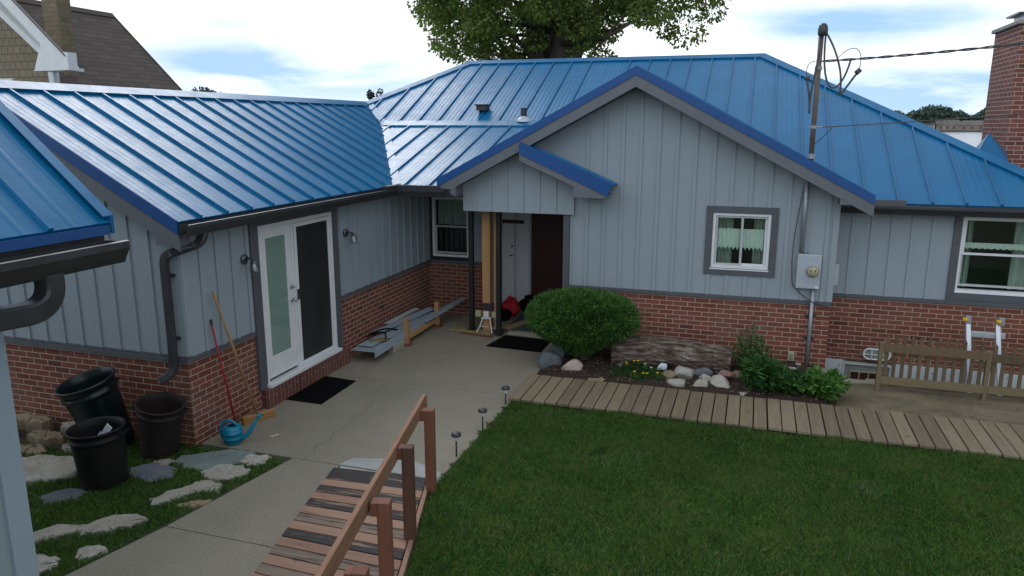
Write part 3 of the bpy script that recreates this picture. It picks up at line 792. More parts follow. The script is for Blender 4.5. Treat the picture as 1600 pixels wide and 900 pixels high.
mb = MB(); frame(mb, left, 8.06, 8.895, 0.28, 2.145, 0.05, -0.005, 0.022); mb.build('screen_frame', 'white_vinyl', dr, bevel=0.003)
mb = MB(); left.box(mb, 8.10, 8.85, 0.33, 2.10, 0.004, 0.008); mb.build('insect_screen', 'insect_screen', dr)
mb = MB(); left.box(mb, 8.056, 8.10, 1.17, 1.30, 0.022, 0.035); mb.build('handle', 'dark_metal', dr)
mb = MB()
for z in (1.36, 1.19):
    mb.tube([(XW+0.0, 7.955, z), (XW+0.015, 7.955, z)], 0.032, 16)
    mb.tube([(XW+0.015, 7.955, z), (XW+0.05, 7.955, z), (XW+0.055, 7.955, z), (XW+0.075, 7.955, z)], [0.012, 0.012, 0.028, 0.024] if z < 1.3 else [0.012, 0.012, 0.016, 0.012], 16)
mb.build('door_knob', 'galvanised', dr, smooth=True)
# wall lights -------------------------------------------------------------
def wall_light(Y, Z):
    mb = MB(); x = XW+0.02
    mb.tube([(x, Y, Z), (x+0.02, Y, Z)], 0.055, 20)
    mb.tube([(x+0.02, Y, Z), (x+0.07, Y, Z+0.015), (x+0.12, Y, Z+0.0), (x+0.13, Y, Z-0.02)], 0.011, 10)
    l = mb.build('wall_light', 'lamp_metal', HX, smooth=True)
    mb = MB(); mb.lathe([(0.0, 0.0), (0.02, 0.0), (0.035, -0.02), (0.045, -0.035), (0.0, -0.036)], (x+0.13, Y, Z-0.0), 20); mb.build('lamp_cap', 'lamp_metal', l, smooth=True)
    mb = MB(); mb.lathe([(0.04, -0.036), (0.048, -0.07), (0.052, -0.12), (0.058, -0.145), (0.054, -0.145), (0.045, -0.07), (0.036, -0.038)], (x+0.13, Y, Z), 20); mb.build('glass_shade', 'glass_clear', l, smooth=True)
    mb = MB(); mb.lathe([(0.0, -0.1), (0.015, -0.095), (0.02, -0.075), (0.012, -0.05), (0.01, -0.036)], (x+0.13, Y, Z), 14); mb.build('bulb', 'lens', l, smooth=True)
wall_light(7.06, 1.86); wall_light(9.30, 1.86)
mb = MB(); mb.tube([(XW, 10.28, 0.56), (XW+0.05, 10.28, 0.56), (XW+0.07, 10.28, 0.53)], 0.014, 8); mb.tube([(XW+0.04, 10.28, 0.56), (XW+0.045, 10.28, 0.56)], 0.03, 12); mb.build('hose_tap', 'dark_metal', HX)

# roofs -------------------------------------------------------------------
US = 0.488
def zu(Y): return 3.767+US*(Y-14.27)
def zlw(Y): return 2.435+0.31*(Y-10.48)
A = (-5.30, 10.48, 2.435); B = (-6.967, 13.39, 3.337); C = (-7.773, 14.283, 3.773)
E = (-6.17, 16.15, zu(16.15)); Fp = (0.02, 16.15, zu(16.15)); Rr = (4.24, 11.3, zu(11.3))
mb = MB()
n_e = roof(mb, [(EX, 5.90, EZ), A, B, C, (RX, 5.90, RZ)], (EX, 5.90, EZ), (0, 1, 0), (-1, 0, 0.541), off=0.33)
mb.prism([(EX, 5.9, EZ-0.021), (RX, 5.9, RZ-0.021), (-10.25, 5.9, EZ-0.021)], (0, 0.16, 0)) if False else None
rf1 = mb.build('roof', 'roof_blue', HX)
rf1['label'] = 'blue metal roof slope over the left wing'
mb = MB(); roof(mb, [(-10.246, 5.90, EZ), (-10.246, 14.3, EZ), (RX, 14.3, RZ), (RX, 5.90, RZ)], (-10.246, 5.9, EZ), (0, 1, 0), (1, 0, 0.541), minor=0)
mb.build('roof', 'roof_blue', HX)
mb = MB(); n_l = roof(mb, [A, (-4.52, 10.48, 2.435), (-2.85, 13.39, 3.337), B], (-5.3, 10.48, 2.435), (1, 0, 0), (0, 1, 0.31), off=0.19)
mb.build('roof', 'roof_blue', HX)
mb = MB()
n_u = roof(mb, [E, (-3.0, 16.15, zu(16.15)), (-3.0, 13.39, zu(13.39)), B, C], (-3.0, 13.39, zu(13.39)), (1, 0, 0), (0, 1, US), off=0.0)
roof(mb, [(-3.0, 16.15, zu(16.15)), Fp, Rr, (-3.0, 11.3, zu(11.3))], (-3.0, 13.39, zu(13.39)), (1, 0, 0), (0, 1, US), off=0.0)
rm = mb.build('roof', 'roof_blue', HX); rm['label'] = 'main hipped blue roof slope behind the front gable'
# back hips (closing the volume)
mb = MB(); mb.prism([E, C, (-10.2, 14.28, 2.4), (-10.2, 20.5, 2.4)], (0, 0, -0.02)); mb.prism([E, Fp, (4.24, 21, 2.3), (-10.2, 20.5, 2.3)], (0, 0, -0.02)); mb.prism([Fp, Rr, (4.24, 21, 2.318)], (0, 0, -0.02))
mb.build('roof', 'roof_blue', HX)
# hidden attic closing below the main slope
mb = MB()
roof(mb, [(1.467, 10.5, PZ-GS*3.083), (PX, 10.5, PZ), (PX, 15.0, PZ), (1.467, 11.66, PZ-GS*3.083)], (PX, 10.5, PZ), (0, 1, 0), (-1, 0, GS), off=0.2, seam_h=0.012)
roof(mb, [(-4.562, 10.5, PZ-GS*2.946), (PX, 10.5, PZ), (PX, 15.0, PZ), (-4.562, 12.0, PZ-GS*2.946)], (PX, 10.5, PZ), (0, 1, 0), (1, 0, GS), off=0.2)
gr = mb.build('roof', 'roof_blue', HX); gr['label'] = 'front gable roof with blue edge trim'
# ridge, hip and valley flashings
mb = MB()
nw = Vector((0.541, 0, 1)); nW = Vector((-0.541, 0, 1)); nu = Vector((0, -US, 1))
cap(mb, (RX, 5.88, RZ), C, nw, nW, 0.15, 0.035)
mb.build('ridge_cap', 'roof_blue', HX)
mb = MB(); cap(mb, E, Fp, nu, Vector((0, US, 1)), 0.14, 0.035); mb.build('ridge_cap', 'roof_blue', HX)
mb = MB(); cap(mb, C, E, nu, Vector((-0.6, 0.2, 1)), 0.14, 0.035); mb.build('hip_cap', 'roof_blue', HX)
mb = MB(); cap(mb, Fp, Rr, nu, Vector((0.55, 0.2, 1)), 0.15, 0.035); mb.build('hip_cap', 'roof_blue', HX)
mb = MB()   # valley pans
def strip(mb, a, b_, n_, s_, wd, lift):
    a, b_, n_ = Vector(a), Vector(b_), Vector(n_).normalized(); d = (b_-a).normalized(); sd = n_.cross(d).normalized()*s_
    mb.prism([a+n_*lift, b_+n_*lift, b_+sd*wd+n_*lift, a+sd*wd+n_*lift], n_*0.006)
for (a, b_, n2_) in ((A, B, Vector((0, -0.31, 1))), (B, C, nu)):
    strip(mb, a, b_, n2_, -1, 0.13, 0.012); strip(mb, a, b_, nw, 1, 0.05, 0.012)
mb.build('valley_flashing', 'roof_blue', HX)
mb = MB(); mb.prism([(-6.9, 13.30, zlw(13.30)+0.025), (-2.9, 13.30, zlw(13.30)+0.025), (-2.9, 13.52, zu(13.52)+0.02), (-6.95, 13.52, zu(13.52)+0.02)], (0, 0, 0.008)); mb.prism([(-6.9, 13.30, zlw(13.30)), (-2.9, 13.30, zlw(13.30)), (-2.9, 13.30, zlw(13.30)+0.03), (-6.9, 13.30, zlw(13.30)+0.03)], (0, 0.008, 0))
mb.build('transition_flashing', 'roof_blue', HX)
# fascia / rakes
def rake(p0, p1, depth_blue, depth_grey, yv=0.02, inset=0.012):
    p0, p1 = Vector(p0), Vector(p1); dz = Vector((0, 0, 1))
    mb = MB(); mb.prism([p0+dz*0.014, p1+dz*0.014, p1-dz*depth_blue, p0-dz*depth_blue], (0, yv, 0)); mb.build('rake_trim', 'trim_blue', HX)
    a, b_ = p0-dz*depth_blue, p1-dz*depth_blue
    mb = MB(); mb.prism([a+Vector((0, inset, 0)), b_+Vector((0, inset, 0)), b_+Vector((0, inset, -depth_grey)), a+Vector((0, inset, -depth_grey))], (0, yv, 0)); mb.build('rake_board', 'rake_grey', HX)
rake((PX, 10.48, PZ), (1.467, 10.48, PZ-GS*3.083), 0.105, 0.155)
rake((PX, 10.48, PZ), (-4.562, 10.48, PZ-GS*2.946), 0.105, 0.155)
rake((EX, 5.88, EZ), (RX, 5.88, RZ), 0.125, 0.17); rake((-10.246, 5.88, EZ), (RX, 5.88, RZ), 0.125, 0.17)
mb = MB()   # soffits of gable and left wing rakes
mb.prism([(PX, 10.5, PZ-0.245), (1.467, 10.5, PZ-0.245-GS*3.083), (1.467, YF, PZ-0.245-GS*3.083), (PX, YF, PZ-0.245)], (0, 0, 0.01))
mb.build('soffit', 'trim_grey', HX)
mb = MB()
mb.prism([(PX, 10.5, PZ-0.245), (-4.562, 10.5, PZ-0.245-GS*2.946), (-4.562, YF, PZ-0.245-GS*2.946), (PX, YF, PZ-0.245)], (0, 0, 0.01))
mb.build('soffit', 'trim_grey', HX)
mb = MB()
mb.prism([(EX, 5.9, EZ-0.28), (RX, 5.9, RZ-0.28), (RX, YE, RZ-0.28), (EX, YE, EZ-0.28)], (0, 0, 0.01))
mb.build('soffit', 'trim_grey', HX)
mb = MB()   # box returns
mb.prism([(1.062, 10.497, 2.352), (1.43, 10.497, 2.352), (1.43, 10.497, 2.50), (1.062, 10.497, 2.62)], (0, 0.37, 0))
mb.build('eave_return', 'rake_grey', HX)
mb = MB()
mb.prism([(-4.40, 10.495, 2.36), (-4.262, 10.495, 2.30), (-4.262, 10.495, 2.56), (-4.50, 10.495, 2.44)], (0, 0.36, 0))
mb.build('eave_return', 'rake_grey', HX)
mb = MB()
mb.prism([(EX-0.023, 5.897, 2.19), (XW-0.10, 5.897, 2.19), (XW-0.10, 5.897, 2.42), (EX-0.023, 5.897, 2.34)], (0, 0.17, 0))
mb.build('eave_return', 'rake_grey', HX)
# eave soffits and fascia
mb = MB()
mb.box(XW-0.05, EX-0.022, 5.92, 10.48, 2.30, 2.32); mb.box(EX-0.02, EX, 5.90, 10.48, 2.29, 2.41)
mb.build('eave_soffit', 'gutter_grey', HX)
mb = MB()
mb.box(XW-0.05, -4.30, 10.502, YB+0.05, 2.302, 2.322); mb.box(-5.30, -4.35, 10.48, 10.502, 2.29, 2.41)
mb.box(-4.30, -2.62, 10.87, 13.2, 2.28, 2.3025); mb.box(-4.47, -4.301, YB+0.06, 13.2, 2.281, 2.301)
mb.build('eave_soffit', 'gutter_grey', HX)
mb = MB()
mb.box(1.10, 4.3, 11.32, YR+0.05, 2.19, 2.21); mb.box(1.11, 4.24, 11.30, 11.318, 2.18, 2.30)
mb.build('eave_soffit', 'gutter_grey', HX)
# gutters
mb = MB(); gutter(mb, (EX+0.002, 5.90, 2.29), (EX+0.002, 10.37, 2.29), (1, 0, 0)); g1 = mb.build('gutter', 'gutter_grey', HX)
mb = MB(); gutter(mb, (EX+0.01, 10.478, 2.292), (-4.40, 10.478, 2.292), (0, -1, 0)); mb.build('gutter', 'gutter_grey', HX)
mb = MB(); gutter(mb, (1.12, 11.298, 2.175), (4.40, 11.298, 2.175), (0, -1, 0)); mb.build('gutter', 'gutter_grey', HX)
mb = MB(); mb.prism([(-5.28, 10.10, 2.41), (-5.17, 10.10, 2.41), (-5.17, 10.36, 2.41), (-4.45, 10.36, 2.41), (-4.50, 10.44, 2.41), (-5.28, 10.44, 2.41)], (0, 0, 0.05)); mb.build('splash_guard', 'gutter_grey', HX)
mb = MB(); mb.prism([(1.47, 11.16, 2.29), (1.95, 11.16, 2.29), (1.95, 11.175, 2.37), (1.47, 11.175, 2.37)], (0, 0.02, 0)); mb.build('splash_guard', 'gutter_grey', HX)
# downspout at the corner
def spout(pts, wd=0.085, hd=0.06, name='downspout', mat='gutter_grey', parent=HX, rings=True, upv=(0, 1, 0)):
    mb = MB()
    P = [Vector(p) for p in pts]; base = len(mb.v); u = Vector(upv)
    for i, p in enumerate(P):
        d = (P[min(i+1, len(P)-1)]-P[max(i-1, 0)]).normalized(); s_ = d.cross(u).normalized(); s2 = u
        for (a, b_) in ((-1, -1), (1, -1), (1, 1), (-1, 1)):
            for (k1, k2) in (((0.75, 1), (1, 0.75)) if a*b_ < 0 else ((1, 0.75), (0.75, 1))):
                mb.v.append(tuple(p+s_*a*wd/2*k1+s2*b_*hd/2*k2))
    for i in range(len(P)-1):
        for k in range(8):
            q = (k+1) % 8; mb.f.append((base+i*8+k, base+i*8+q, base+(i+1)*8+q, base+(i+1)*8+k))
    mb.f.append(tuple(range(base+7, base-1, -1))); e = base+(len(P)-1)*8; mb.f.append(tuple(range(e, e+8)))
    return mb.build(name, mat, parent)
def arc(p0, p1, p2, n=7):
    p0, p1, p2 = Vector(p0), Vector(p1), Vector(p2); return [tuple(p0*(1-t)**2+p1*2*t*(1-t)+p2*t*t) for t in [i/n for i in range(n+1)]]
ys = 6.02
sp_pts = arc((-5.24, 6.18, 2.30), (-5.24, 6.15, 2.20), (-5.30, 6.10, 2.17))+[(-5.50, 6.02, 2.10)]+arc((-5.52, 6.0, 2.095), (-5.59, 5.985, 2.07), (-5.59, 5.985, 1.97))+[(-5.59, 5.985, 1.6), (-5.59, 5.985, 1.2), (-5.595, 5.985, 1.0)]+arc((-5.60, 5.985, 0.92), (-5.60, 5.985, 0.84), (-5.66, 5.93, 0.80))+[(-5.70, 5.90, 0.775)]
d1 = spout(sp_pts)
mb = MB(); mb.box(-5.66, -5.52, 6.015, 6.045, 1.85, 1.88); mb.box(-5.655, -5.525, 6.015, 6.045, 1.19, 1.22); mb.build('strap', 'gutter_grey', d1)
# small gable over the porch
mb = MB(); roof(mb, [(-3.21, 10.44, 3.086), (-1.888, 10.44, 2.527), (-1.888, 10.868, 2.527), (-3.21, 10.868, 3.086)], (-1.888, 10.44, 2.527), (0, 1, 0), (-1, 0, 0.423), off=0.2, minor=0)
mb.build('porch_gable_roof', 'roof_blue', HX)
mb = MB(); mb.prism([(-3.25, 10.425, 3.127), (-1.885, 10.425, 2.55), (-1.955, 10.425, 2.375), (-3.25, 10.425, 2.95)], (0, 0.018, 0)); mb.prism([(-3.2, 10.42, 3.085), (-1.92, 10.42, 2.545), (-1.93, 10.42, 2.52), (-3.2, 10.42, 3.06)], (0, 0.004, 0)); mb.build('rake_trim', 'trim_blue', HX)
mb = MB(); mb.prism([(-3.25, 10.44, 2.95), (-2.44, 10.44, 2.60), (-2.44, 10.44, 2.345), (-2.02, 10.44, 2.345), (-1.955, 10.44, 2.385), (-2.0, 10.44, 2.42), (-2.44, 10.44, 2.607), (-3.25, 10.44, 2.95)][:7]+[(-3.25, 10.44, 2.96)], (0, 0.0, 0)) if False else None
mb = MB(); mb.prism([(-3.25, 10.44, 2.955), (-1.95, 10.44, 2.385), (-2.02, 10.44, 2.345), (-2.44, 10.44, 2.345), (-2.44, 10.44, 2.50), (-3.25, 10.44, 2.85)], (0, 0.355, 0)); mb.build('eave_return', 'rake_grey', HX)
# door trim, porch posts, porch interior
mb = MB(); mb.box(-2.68, -2.586, 10.84, 11.3, 0.0, 2.055); mb.build('door_trim', 'trim_grey', HX)
for (x0, x1, y0) in ((-4.10, -3.97, 11.18), (-3.925, -3.84, 11.26)):
    mb = MB(); mb.box(x0, x1, y0, y0+0.14, 0.05, 2.30); mb.build('porch_post', 'lumber', HX, bevel=0.004)
for (x, y, zb) in ((-4.30, 11.22, 0.04), (-3.80, 11.13, 0.04)):
    mb = MB(); mb.box(x-0.036, x+0.036, y-0.036, y+0.036, zb, 2.30); mb.box(x-0.07, x+0.07, y-0.07, y+0.07, zb, zb+0.012); mb.build('steel_post', 'gutter_dark', HX)
mb = MB(); mb.box(-4.47, -4.425, YB+0.21, 13.2, 0, 2.3); mb.box(-4.6, -2.62, 13.2, 13.25, 0, 2.3); mb.build('porch_wall', 'white_vinyl', HX)
mb = MB(); mb.box(-2.68, -2.60, 11.3, 13.2, 0, 2.3); mb.build('porch_wall', 'interior_dark', HX)
mb = MB(); mb.box(-3.84, -2.7, 13.12, 13.17, 0.02, 2.1); dd = mb.build('front_door', 'maroon_door', HX); dd['label'] = 'dark maroon front door at the back of the porch'
mb = MB(); mb.box(-3.88, -3.84, 13.10, 13.19, 0.0, 2.15); mb.build('frame', 'white_dull', dd)
mb = MB(); mb.box(-4.41, -4.17, 13.12, 13.15, 0.05, 2.05); sd = mb.build('storm_door', 'white_vinyl', HX); sd['label'] = 'open white storm door inside the porch'
mb = MB(); mb.tube([(-4.21, 13.12, 0.98), (-4.21, 13.07, 0.98), (-4.25, 13.07, 0.98)], 0.012); mb.tube([(-4.21, 13.12, 1.15), (-4.21, 13.09, 1.15)], 0.018); mb.build('handle', 'dark_metal', sd)
mb = MB()
for i in range(5): mb.tube([(-4.36+0.08*i, 13.10, 1.60), (-4.36+0.08*i, 13.05, 1.58), (-4.36+0.08*i, 13.04, 1.62)], 0.008, 6)
mb.box(-4.40, -3.98, 13.10, 13.118, 1.58, 1.64); mb.build('hook_rail', 'post_wood_dark', HX)

# vents on the main roof
pv = Vector((-5.05, 13.90, zu(13.90)))
mb = MB(); mb.box(pv.x-0.11, pv.x+0.09, pv.y-0.10, pv.y+0.12, pv.z+0.03, pv.z+0.14); mb.box(pv.x-0.13, pv.x+0.11, pv.y-0.13, pv.y+0.14, pv.z+0.12, pv.z+0.15)
mb.build('roof_vent', 'dark_metal', HX, bevel=0.008)
pv = Vector((-4.13, 13.55, zu(13.55)))
mb = MB(); mb.tube([pv, pv+Vector((0, 0, 0.24))], 0.055, 16); mb.lathe([(0.055, 0.22), (0.045, 0.24), (0.045, 0.1)], pv, 16); vp = mb.build('vent_pipe', 'dark_metal', HX, smooth=False)
mb = MB(); mb.lathe([(0.15, 0.0), (0.145, 0.03), (0.11, 0.06), (0.06, 0.09), (0.056, 0.10)], pv+Vector((0, 0, -0.01)), 20); mb.build('pipe_boot', 'galvanised', vp, smooth=True)
# chimney
ch = MB(); ch.box(3.65, 4.6, 13.6, 14.95, 1.8, 4.84)
c_ = ch.build('chimney', 'brick_chimney', HX)
mb = MB(); mb.box(3.60, 4.65, 13.55, 15.0, 4.84, 4.90); mb.build('chimney_cap', 'concrete_kerb', c_, bevel=0.01)
mb = MB(); mb.box(3.75, 4.05, 13.95, 14.4, 4.90, 5.02); mb.build('flue', 'galvanised', c_)
mb = MB(); mb.box(3.66, 4.14, 13.85, 14.5, 5.02, 5.045); mb.tube([(3.98, 14.1, 5.045), (3.98, 14.1, 5.3)], 0.05, 12); mb.build('flue_cap', 'gutter_grey', c_)
mb = MB(); mb.add([(3.22, 13.30, 2.95), (3.58, 13.05, 2.80), (3.68, 13.6, 2.95), (3.25, 13.6, 3.0), (3.36, 13.40, 3.24)], [(0, 1, 4), (1, 2, 4), (2, 3, 4), (3, 0, 4)]); mb.build('roof_cricket', 'roof_blue', HX)

# electric service --------------------------------------------------------
mb = MB(); mb.tube([(0.672, 10.60, 2.90), (0.672, 10.60, 4.50)], 0.032, 14)
mast = mb.build('service_mast', 'rusty_pipe', HX, smooth=True)
mb = MB(); mb.lathe([(0.0, 0.13), (0.03, 0.125), (0.05, 0.10), (0.06, 0.06), (0.06, 0.0), (0.05, -0.02), (0.03, -0.02)], (0.685, 10.57, 4.47), 16); mb.build('weatherhead', 'gutter_grey', mast, smooth=True)
mb = MB(); mb.tube([(0.672, 10.60, 3.31), (0.672, 10.60, 3.35)], 0.045, 12); mb.tube([(0.60, 10.58, 3.33), (0.78, 10.58, 3.33)], 0.008, 6); mb.tube([(0.672, 10.60, 4.04), (0.672, 10.60, 4.08)], 0.045, 12); mb.tube([(0.672, 10.60, 2.93), (0.672, 10.60, 2.99)], 0.05, 14); mb.build('clamp', 'grey_metal', mast)
mb = MB()
def sag(a, b_, s_, n=14):
    a, b_ = Vector(a), Vector(b_); return [tuple(a.lerp(b_, i/n)-Vector((0, 0, s_*4*(i/n)*(1-i/n)))) for i in range(n+1)]
def loop(a, c1, c2, b_, n=16):
    a, c1, c2, b_ = map(Vector, (a, c1, c2, b_)); return [tuple(a*(1-t)**3+c1*3*t*(1-t)**2+c2*3*t*t*(1-t)+b_*t**3) for t in [i/n for i in range(n+1)]]
mb.tube(loop((0.71, 10.55, 4.50), (0.85, 10.5, 4.3), (0.98, 10.5, 3.95), (0.93, 10.5, 3.72)), 0.012, 6)
mb.tube(loop((0.72, 10.55, 4.48), (0.70, 10.5, 3.6), (0.95, 10.5, 3.7), (1.03, 10.5, 4.15)), 0.012, 6)
mb.tube(loop((0.93, 10.5, 3.72), (1.0, 10.5, 3.78), (1.08, 10.5, 3.95), (1.13, 10.5, 4.0)), 0.013, 6)
mb.tube(loop((1.13, 10.5, 4.0), (1.20, 10.5, 4.35), (1.0, 10.5, 4.35), (0.85, 10.5, 4.13)), 0.005, 5)
mb.tube(loop((0.66, 10.56, 4.45), (0.68, 10.5, 4.1), (0.58, 10.5, 3.9), (0.60, 10.52, 3.50)), 0.012, 6)
mb.tube(loop((0.60, 10.52, 3.50), (0.60, 10.5, 3.7), (0.56, 10.5, 3.8), (0.54, 10.5, 3.93)), 0.013, 6)
mb.tube(loop((0.54, 10.5, 3.93), (0.50, 10.5, 4.1), (0.56, 10.5, 4.15), (0.66, 10.52, 4.14)), 0.005, 5)
mb.tube([(1.10, 10.5, 3.98), (1.15, 10.5, 4.03)], 0.03, 8); mb.tube([(0.52, 10.5, 3.94), (0.57, 10.5, 3.93)], 0.03, 8)
mb.tube(loop((0.70, 10.56, 3.12), (0.8, 10.5, 3.2), (0.85, 10.5, 3.3), (0.90, 10.5, 3.34)), 0.006, 5)
mb.build('service_loops', 'cable', mast, smooth=True)
mb = MB(); mb.tube([(0.665, 10.80, 2.84), (0.665, 10.80, 1.645)], 0.032, 14)
cd = mb.build('conduit', 'grey_metal', HX, smooth=True)
mb = MB(); mb.tube([(0.857, 10.82, 1.16), (0.857, 10.82, 0.07)], 0.025, 12); cd2 = mb.build('conduit', 'grey_metal', HX, smooth=True)
mb = MB(); mb.box(0.79, 0.92, 10.835, 10.87, 0.76, 0.79); mb.box(0.79, 0.92, 10.835, 10.87, 0.44, 0.47); mb.build('strap', 'dark_metal', cd2)
mb = MB(); mb.box(0.62, 0.93, 10.76, 10.855, 1.17, 1.645); mt = mb.build('electric_meter', 'galvanised', HX, bevel=0.008)
mb = MB(); mb.lathe([(0.085, 0), (0.085, 0.03), (0.075, 0.04), (0.072, 0.03)], (0, 0, 0), 24, Matrix.Translation((0.825, 10.76, 1.42)) @ Matrix.Rotation(R(90), 4, 'X')); mb.build('meter_ring', 'grey_metal', mt, smooth=True)
mb = MB(); mb.lathe([(0.072, 0.02), (0.072, 0.07), (0.06, 0.095), (0.0, 0.10)], (0, 0, 0), 24, Matrix.Translation((0.825, 10.76, 1.42)) @ Matrix.Rotation(R(90), 4, 'X')); mb.build('meter_glass', 'beige_plastic', mt, smooth=True)
mb = MB(); mb.box(0.79, 0.86, 10.662, 10.666, 1.42, 1.445); mb.build('meter_dial', 'dark_metal', mt)
mb = MB(); mb.box(0.865, 0.915, 10.756, 10.76, 1.18, 1.205); mb.build('meter_tag', 'white_vinyl', mt)
mb = MB(); mb.tube(loop((0.66, 10.79, 2.86), (0.62, 10.83, 2.3), (0.50, 10.84, 1.8), (0.585, 10.84, 1.2))+[(0.70, 10.84, 1.08), (0.86, 10.79, 0.98), (1.02, 10.84, 0.93), (1.10, 10.84, 0.90)], 0.006, 6); mb.build('cable', 'cable', HX)
mb = MB(); mb.tube(loop((0.67, 10.80, 1.70), (0.60, 10.74, 1.72), (0.66, 10.74, 1.66), (0.76, 10.78, 1.66)), 0.006, 6); mb.build('cable', 'cable', HX)
mb = MB(); mb.box(1.113, 1.19, 11.12, 11.25, 1.17, 1.47); mb.build('junction_box', 'white_dull', HX, bevel=0.01)
mb = MB(); mb.box(0.60, 0.69, 10.835, 10.868, 0.10, 0.24); ob = mb.build('outdoor_outlet', 'beige_plastic', HX, bevel=0.012)
mb = MB(); mb.box(0.625, 0.665, 10.825, 10.836, 0.125, 0.21); mb.build('cover', 'frosted', ob, bevel=0.004)
# bulkhead light and basement window on the right
mb = MB(); cxl, czl = 1.83, 0.135
pts = [(cxl+0.10*sx+0.075*math.cos(a), 11.44, czl+0.075*math.sin(a)) for sx, a0 in ((1, -90), (-1, 90)) for a in [R(a0+18*i) for i in range(11)]]
mb.prism(pts, (0, 0.06, 0)); bl = mb.build('bulkhead_light', 'frosted', HX)
mb = MB()
mb.tube([tuple(Vector(p)+Vector((0, -0.01, 0))) for p in pts]+[tuple(Vector(pts[0])+Vector((0, -0.01, 0)))], 0.013, 6)
for x in (-0.07, 0.03, 0.12): mb.tube([(cxl+x, 11.42, czl-0.07), (cxl+x, 11.40, czl), (cxl+x, 11.42, czl+0.07)], 0.007, 6)
mb.tube([(cxl-0.17, 11.42, czl), (cxl, 11.40, czl), (cxl+0.17, 11.42, czl)], 0.007, 6)
mb.build('wire_guard', 'white_vinyl', bl)
mb = MB(); right.box(mb, 1.40, 2.05, -0.05, -0.02, -0.02, 0.05); right.box(mb, 1.40, 1.43, -0.3, -0.05, -0.02, 0.04); right.box(mb, 2.02, 2.05, -0.3, -0.05, -0.02, 0.04)
bwn = mb.build('basement_window', 'white_dull', HX)
mb = MB(); right.box(mb, 1.43, 2.02, -0.3, -0.05, -0.03, 0.0); mb.build('panel', 'frosted', bwn)
mb = MB()
for i in range(4): right.box(mb, 1.50+0.125*i, 1.512+0.125*i, -0.3, -0.15, 0.0, 0.03)
right.box(mb, 1.50, 1.99, -0.165, -0.15, 0.0, 0.031); mb.build('frame', 'beige_plastic', bwn)
mb = MB()
for i in range(3): right.box(mb, 1.515+0.125*i, 1.622+0.125*i, -0.3, -0.166, 0.0, 0.01)
mb.build('pane', 'maroon_door', bwn)

# ------------------------------------------------------------------ garage in the foreground
GE = Vector((-3.182, 3.066, 2.86)); GSL = 0.87
gar = thing('garage', 'nearby garage corner with steep blue roof and dark gutter at the left edge', 'garage', (-4.2, 1.5, 0))
mb = MB(); gu = Vector((0, -1, 0)); gv = Vector((-1, 0, GSL))
top = GE+gv*3.0
roof(mb, [GE, GE+Vector((0, -3.5, 0)), top+Vector((0, -3.5, 0)), top], GE, gu, gv, off=0.36, minor=2, seam_h=0.02)
mb.build('roof', 'roof_blue', gar)
mb = MB(); roof(mb, [top, top+Vector((0, -3.5, 0)), top+Vector((-3.0, -3.5, -3.0*GSL)), top+Vector((-3.0, 0, -3.0*GSL))], top, gu, Vector((1, 0, GSL)), minor=0); mb.build('roof', 'roof_blue', gar)  # far slope added out of view; the wider garage blocks sky from end wall
mb = MB(); up_ = Vector((0, 0, 0.022)); mb.prism([GE+Vector((0, 0.0, 0.03)), top+Vector((0, 0.0, 0.03)), top+Vector((0, 0, -0.08)), GE+Vector((0, 0, -0.06))], (0, 0.02, 0))
mb.prism([GE+Vector((0.0, 0.02, 0.03)), top+Vector((0, 0.02, 0.03)), top+Vector((0, -0.045, 0.03)), GE+Vector((0, -0.045, 0.03))], (0, 0, 0.006)); mb.build('rake_trim', 'roof_blue', gar)
mb = MB(); mb.box(GE.x-0.02, GE.x+0.012, GE.y-3.5, GE.y-0.02, GE.z-0.06, GE.z-0.012); mb.build('drip_edge', 'trim_blue', gar)
mb = MB(); mb.box(GE.x-0.2, GE.x-0.022, GE.y-3.4, GE.y-0.03, GE.z-0.20, GE.z-0.04); mb.build('fascia', 'gutter_dark', gar)
mb = MB(); gutter(mb, (GE.x-0.012, -0.6, 2.655), (GE.x-0.012, 3.06, 2.655), (1, 0, 0)); g_ = mb.build('gutter', 'gutter_grey', gar)
mb = MB(); mb.prism([(GE.x-0.012+a, 3.03, 2.655+b_) for a, b_ in ((0, 0), (.085, 0), (.098, .03), (.128, .08), (.128, .115), (0, .115))], (0, 0.004, 0)); mb.build('end_cap', 'gutter_grey', g_)
mb = MB()
for i in range(40):
    for x in (0.03, 0.07): mb.box(GE.x+x, GE.x+x+0.02, 3.0-i*0.03, 3.015-i*0.03, 2.752, 2.756)
mb.box(GE.x+0.0, GE.x+0.11, 1.2, 3.02, 2.745, 2.75); mb.build('leaf_guard', 'dark_metal', g_)
ex = arc((-3.15, 2.64, 2.655), (-3.15, 2.66, 2.50), (-3.17, 2.50, 2.50), 9)
mb = MB(); spout([(-3.15, 2.64, 2.67)]+ex+[(-3.22, 2.30, 2.505), (-3.30, 2.0, 2.50)]+arc((-3.31, 1.95, 2.50), (-3.33, 1.85, 2.5), (-3.33, 1.85, 2.4))+[(-3.33, 1.85, 0.2)], 0.10, 0.105, parent=gar, upv=(1, 0, 0))
mb = MB(); mb.box(-3.55, -3.40, -0.6, 2.545, -0.05, 2.70); mb.box(-8.9, -3.55, 2.40, 2.53, -0.05, 2.70)  # long rear wall is unseen width, added to shade the wing's end wall
gw_ = Wall('Y', -3.40, 1)
for y in np.arange(-0.3, 2.3, 0.254): gw_.box(mb, y, y+0.046, 0.1, 2.66, 0.0, 0.013)
mb.prism([(-8.9, 2.45, 2.70), (-3.4, 2.45, 2.70), (-6.18, 2.45, 5.1)], (0, 0.05, 0))
mb.build('siding_wall', 'siding', gar)
mb = MB(); mb.box(-3.45, -3.382, 2.44, 2.557, -0.05, 2.66); mb.build('corner_trim', 'siding_trim', gar, bevel=0.003)

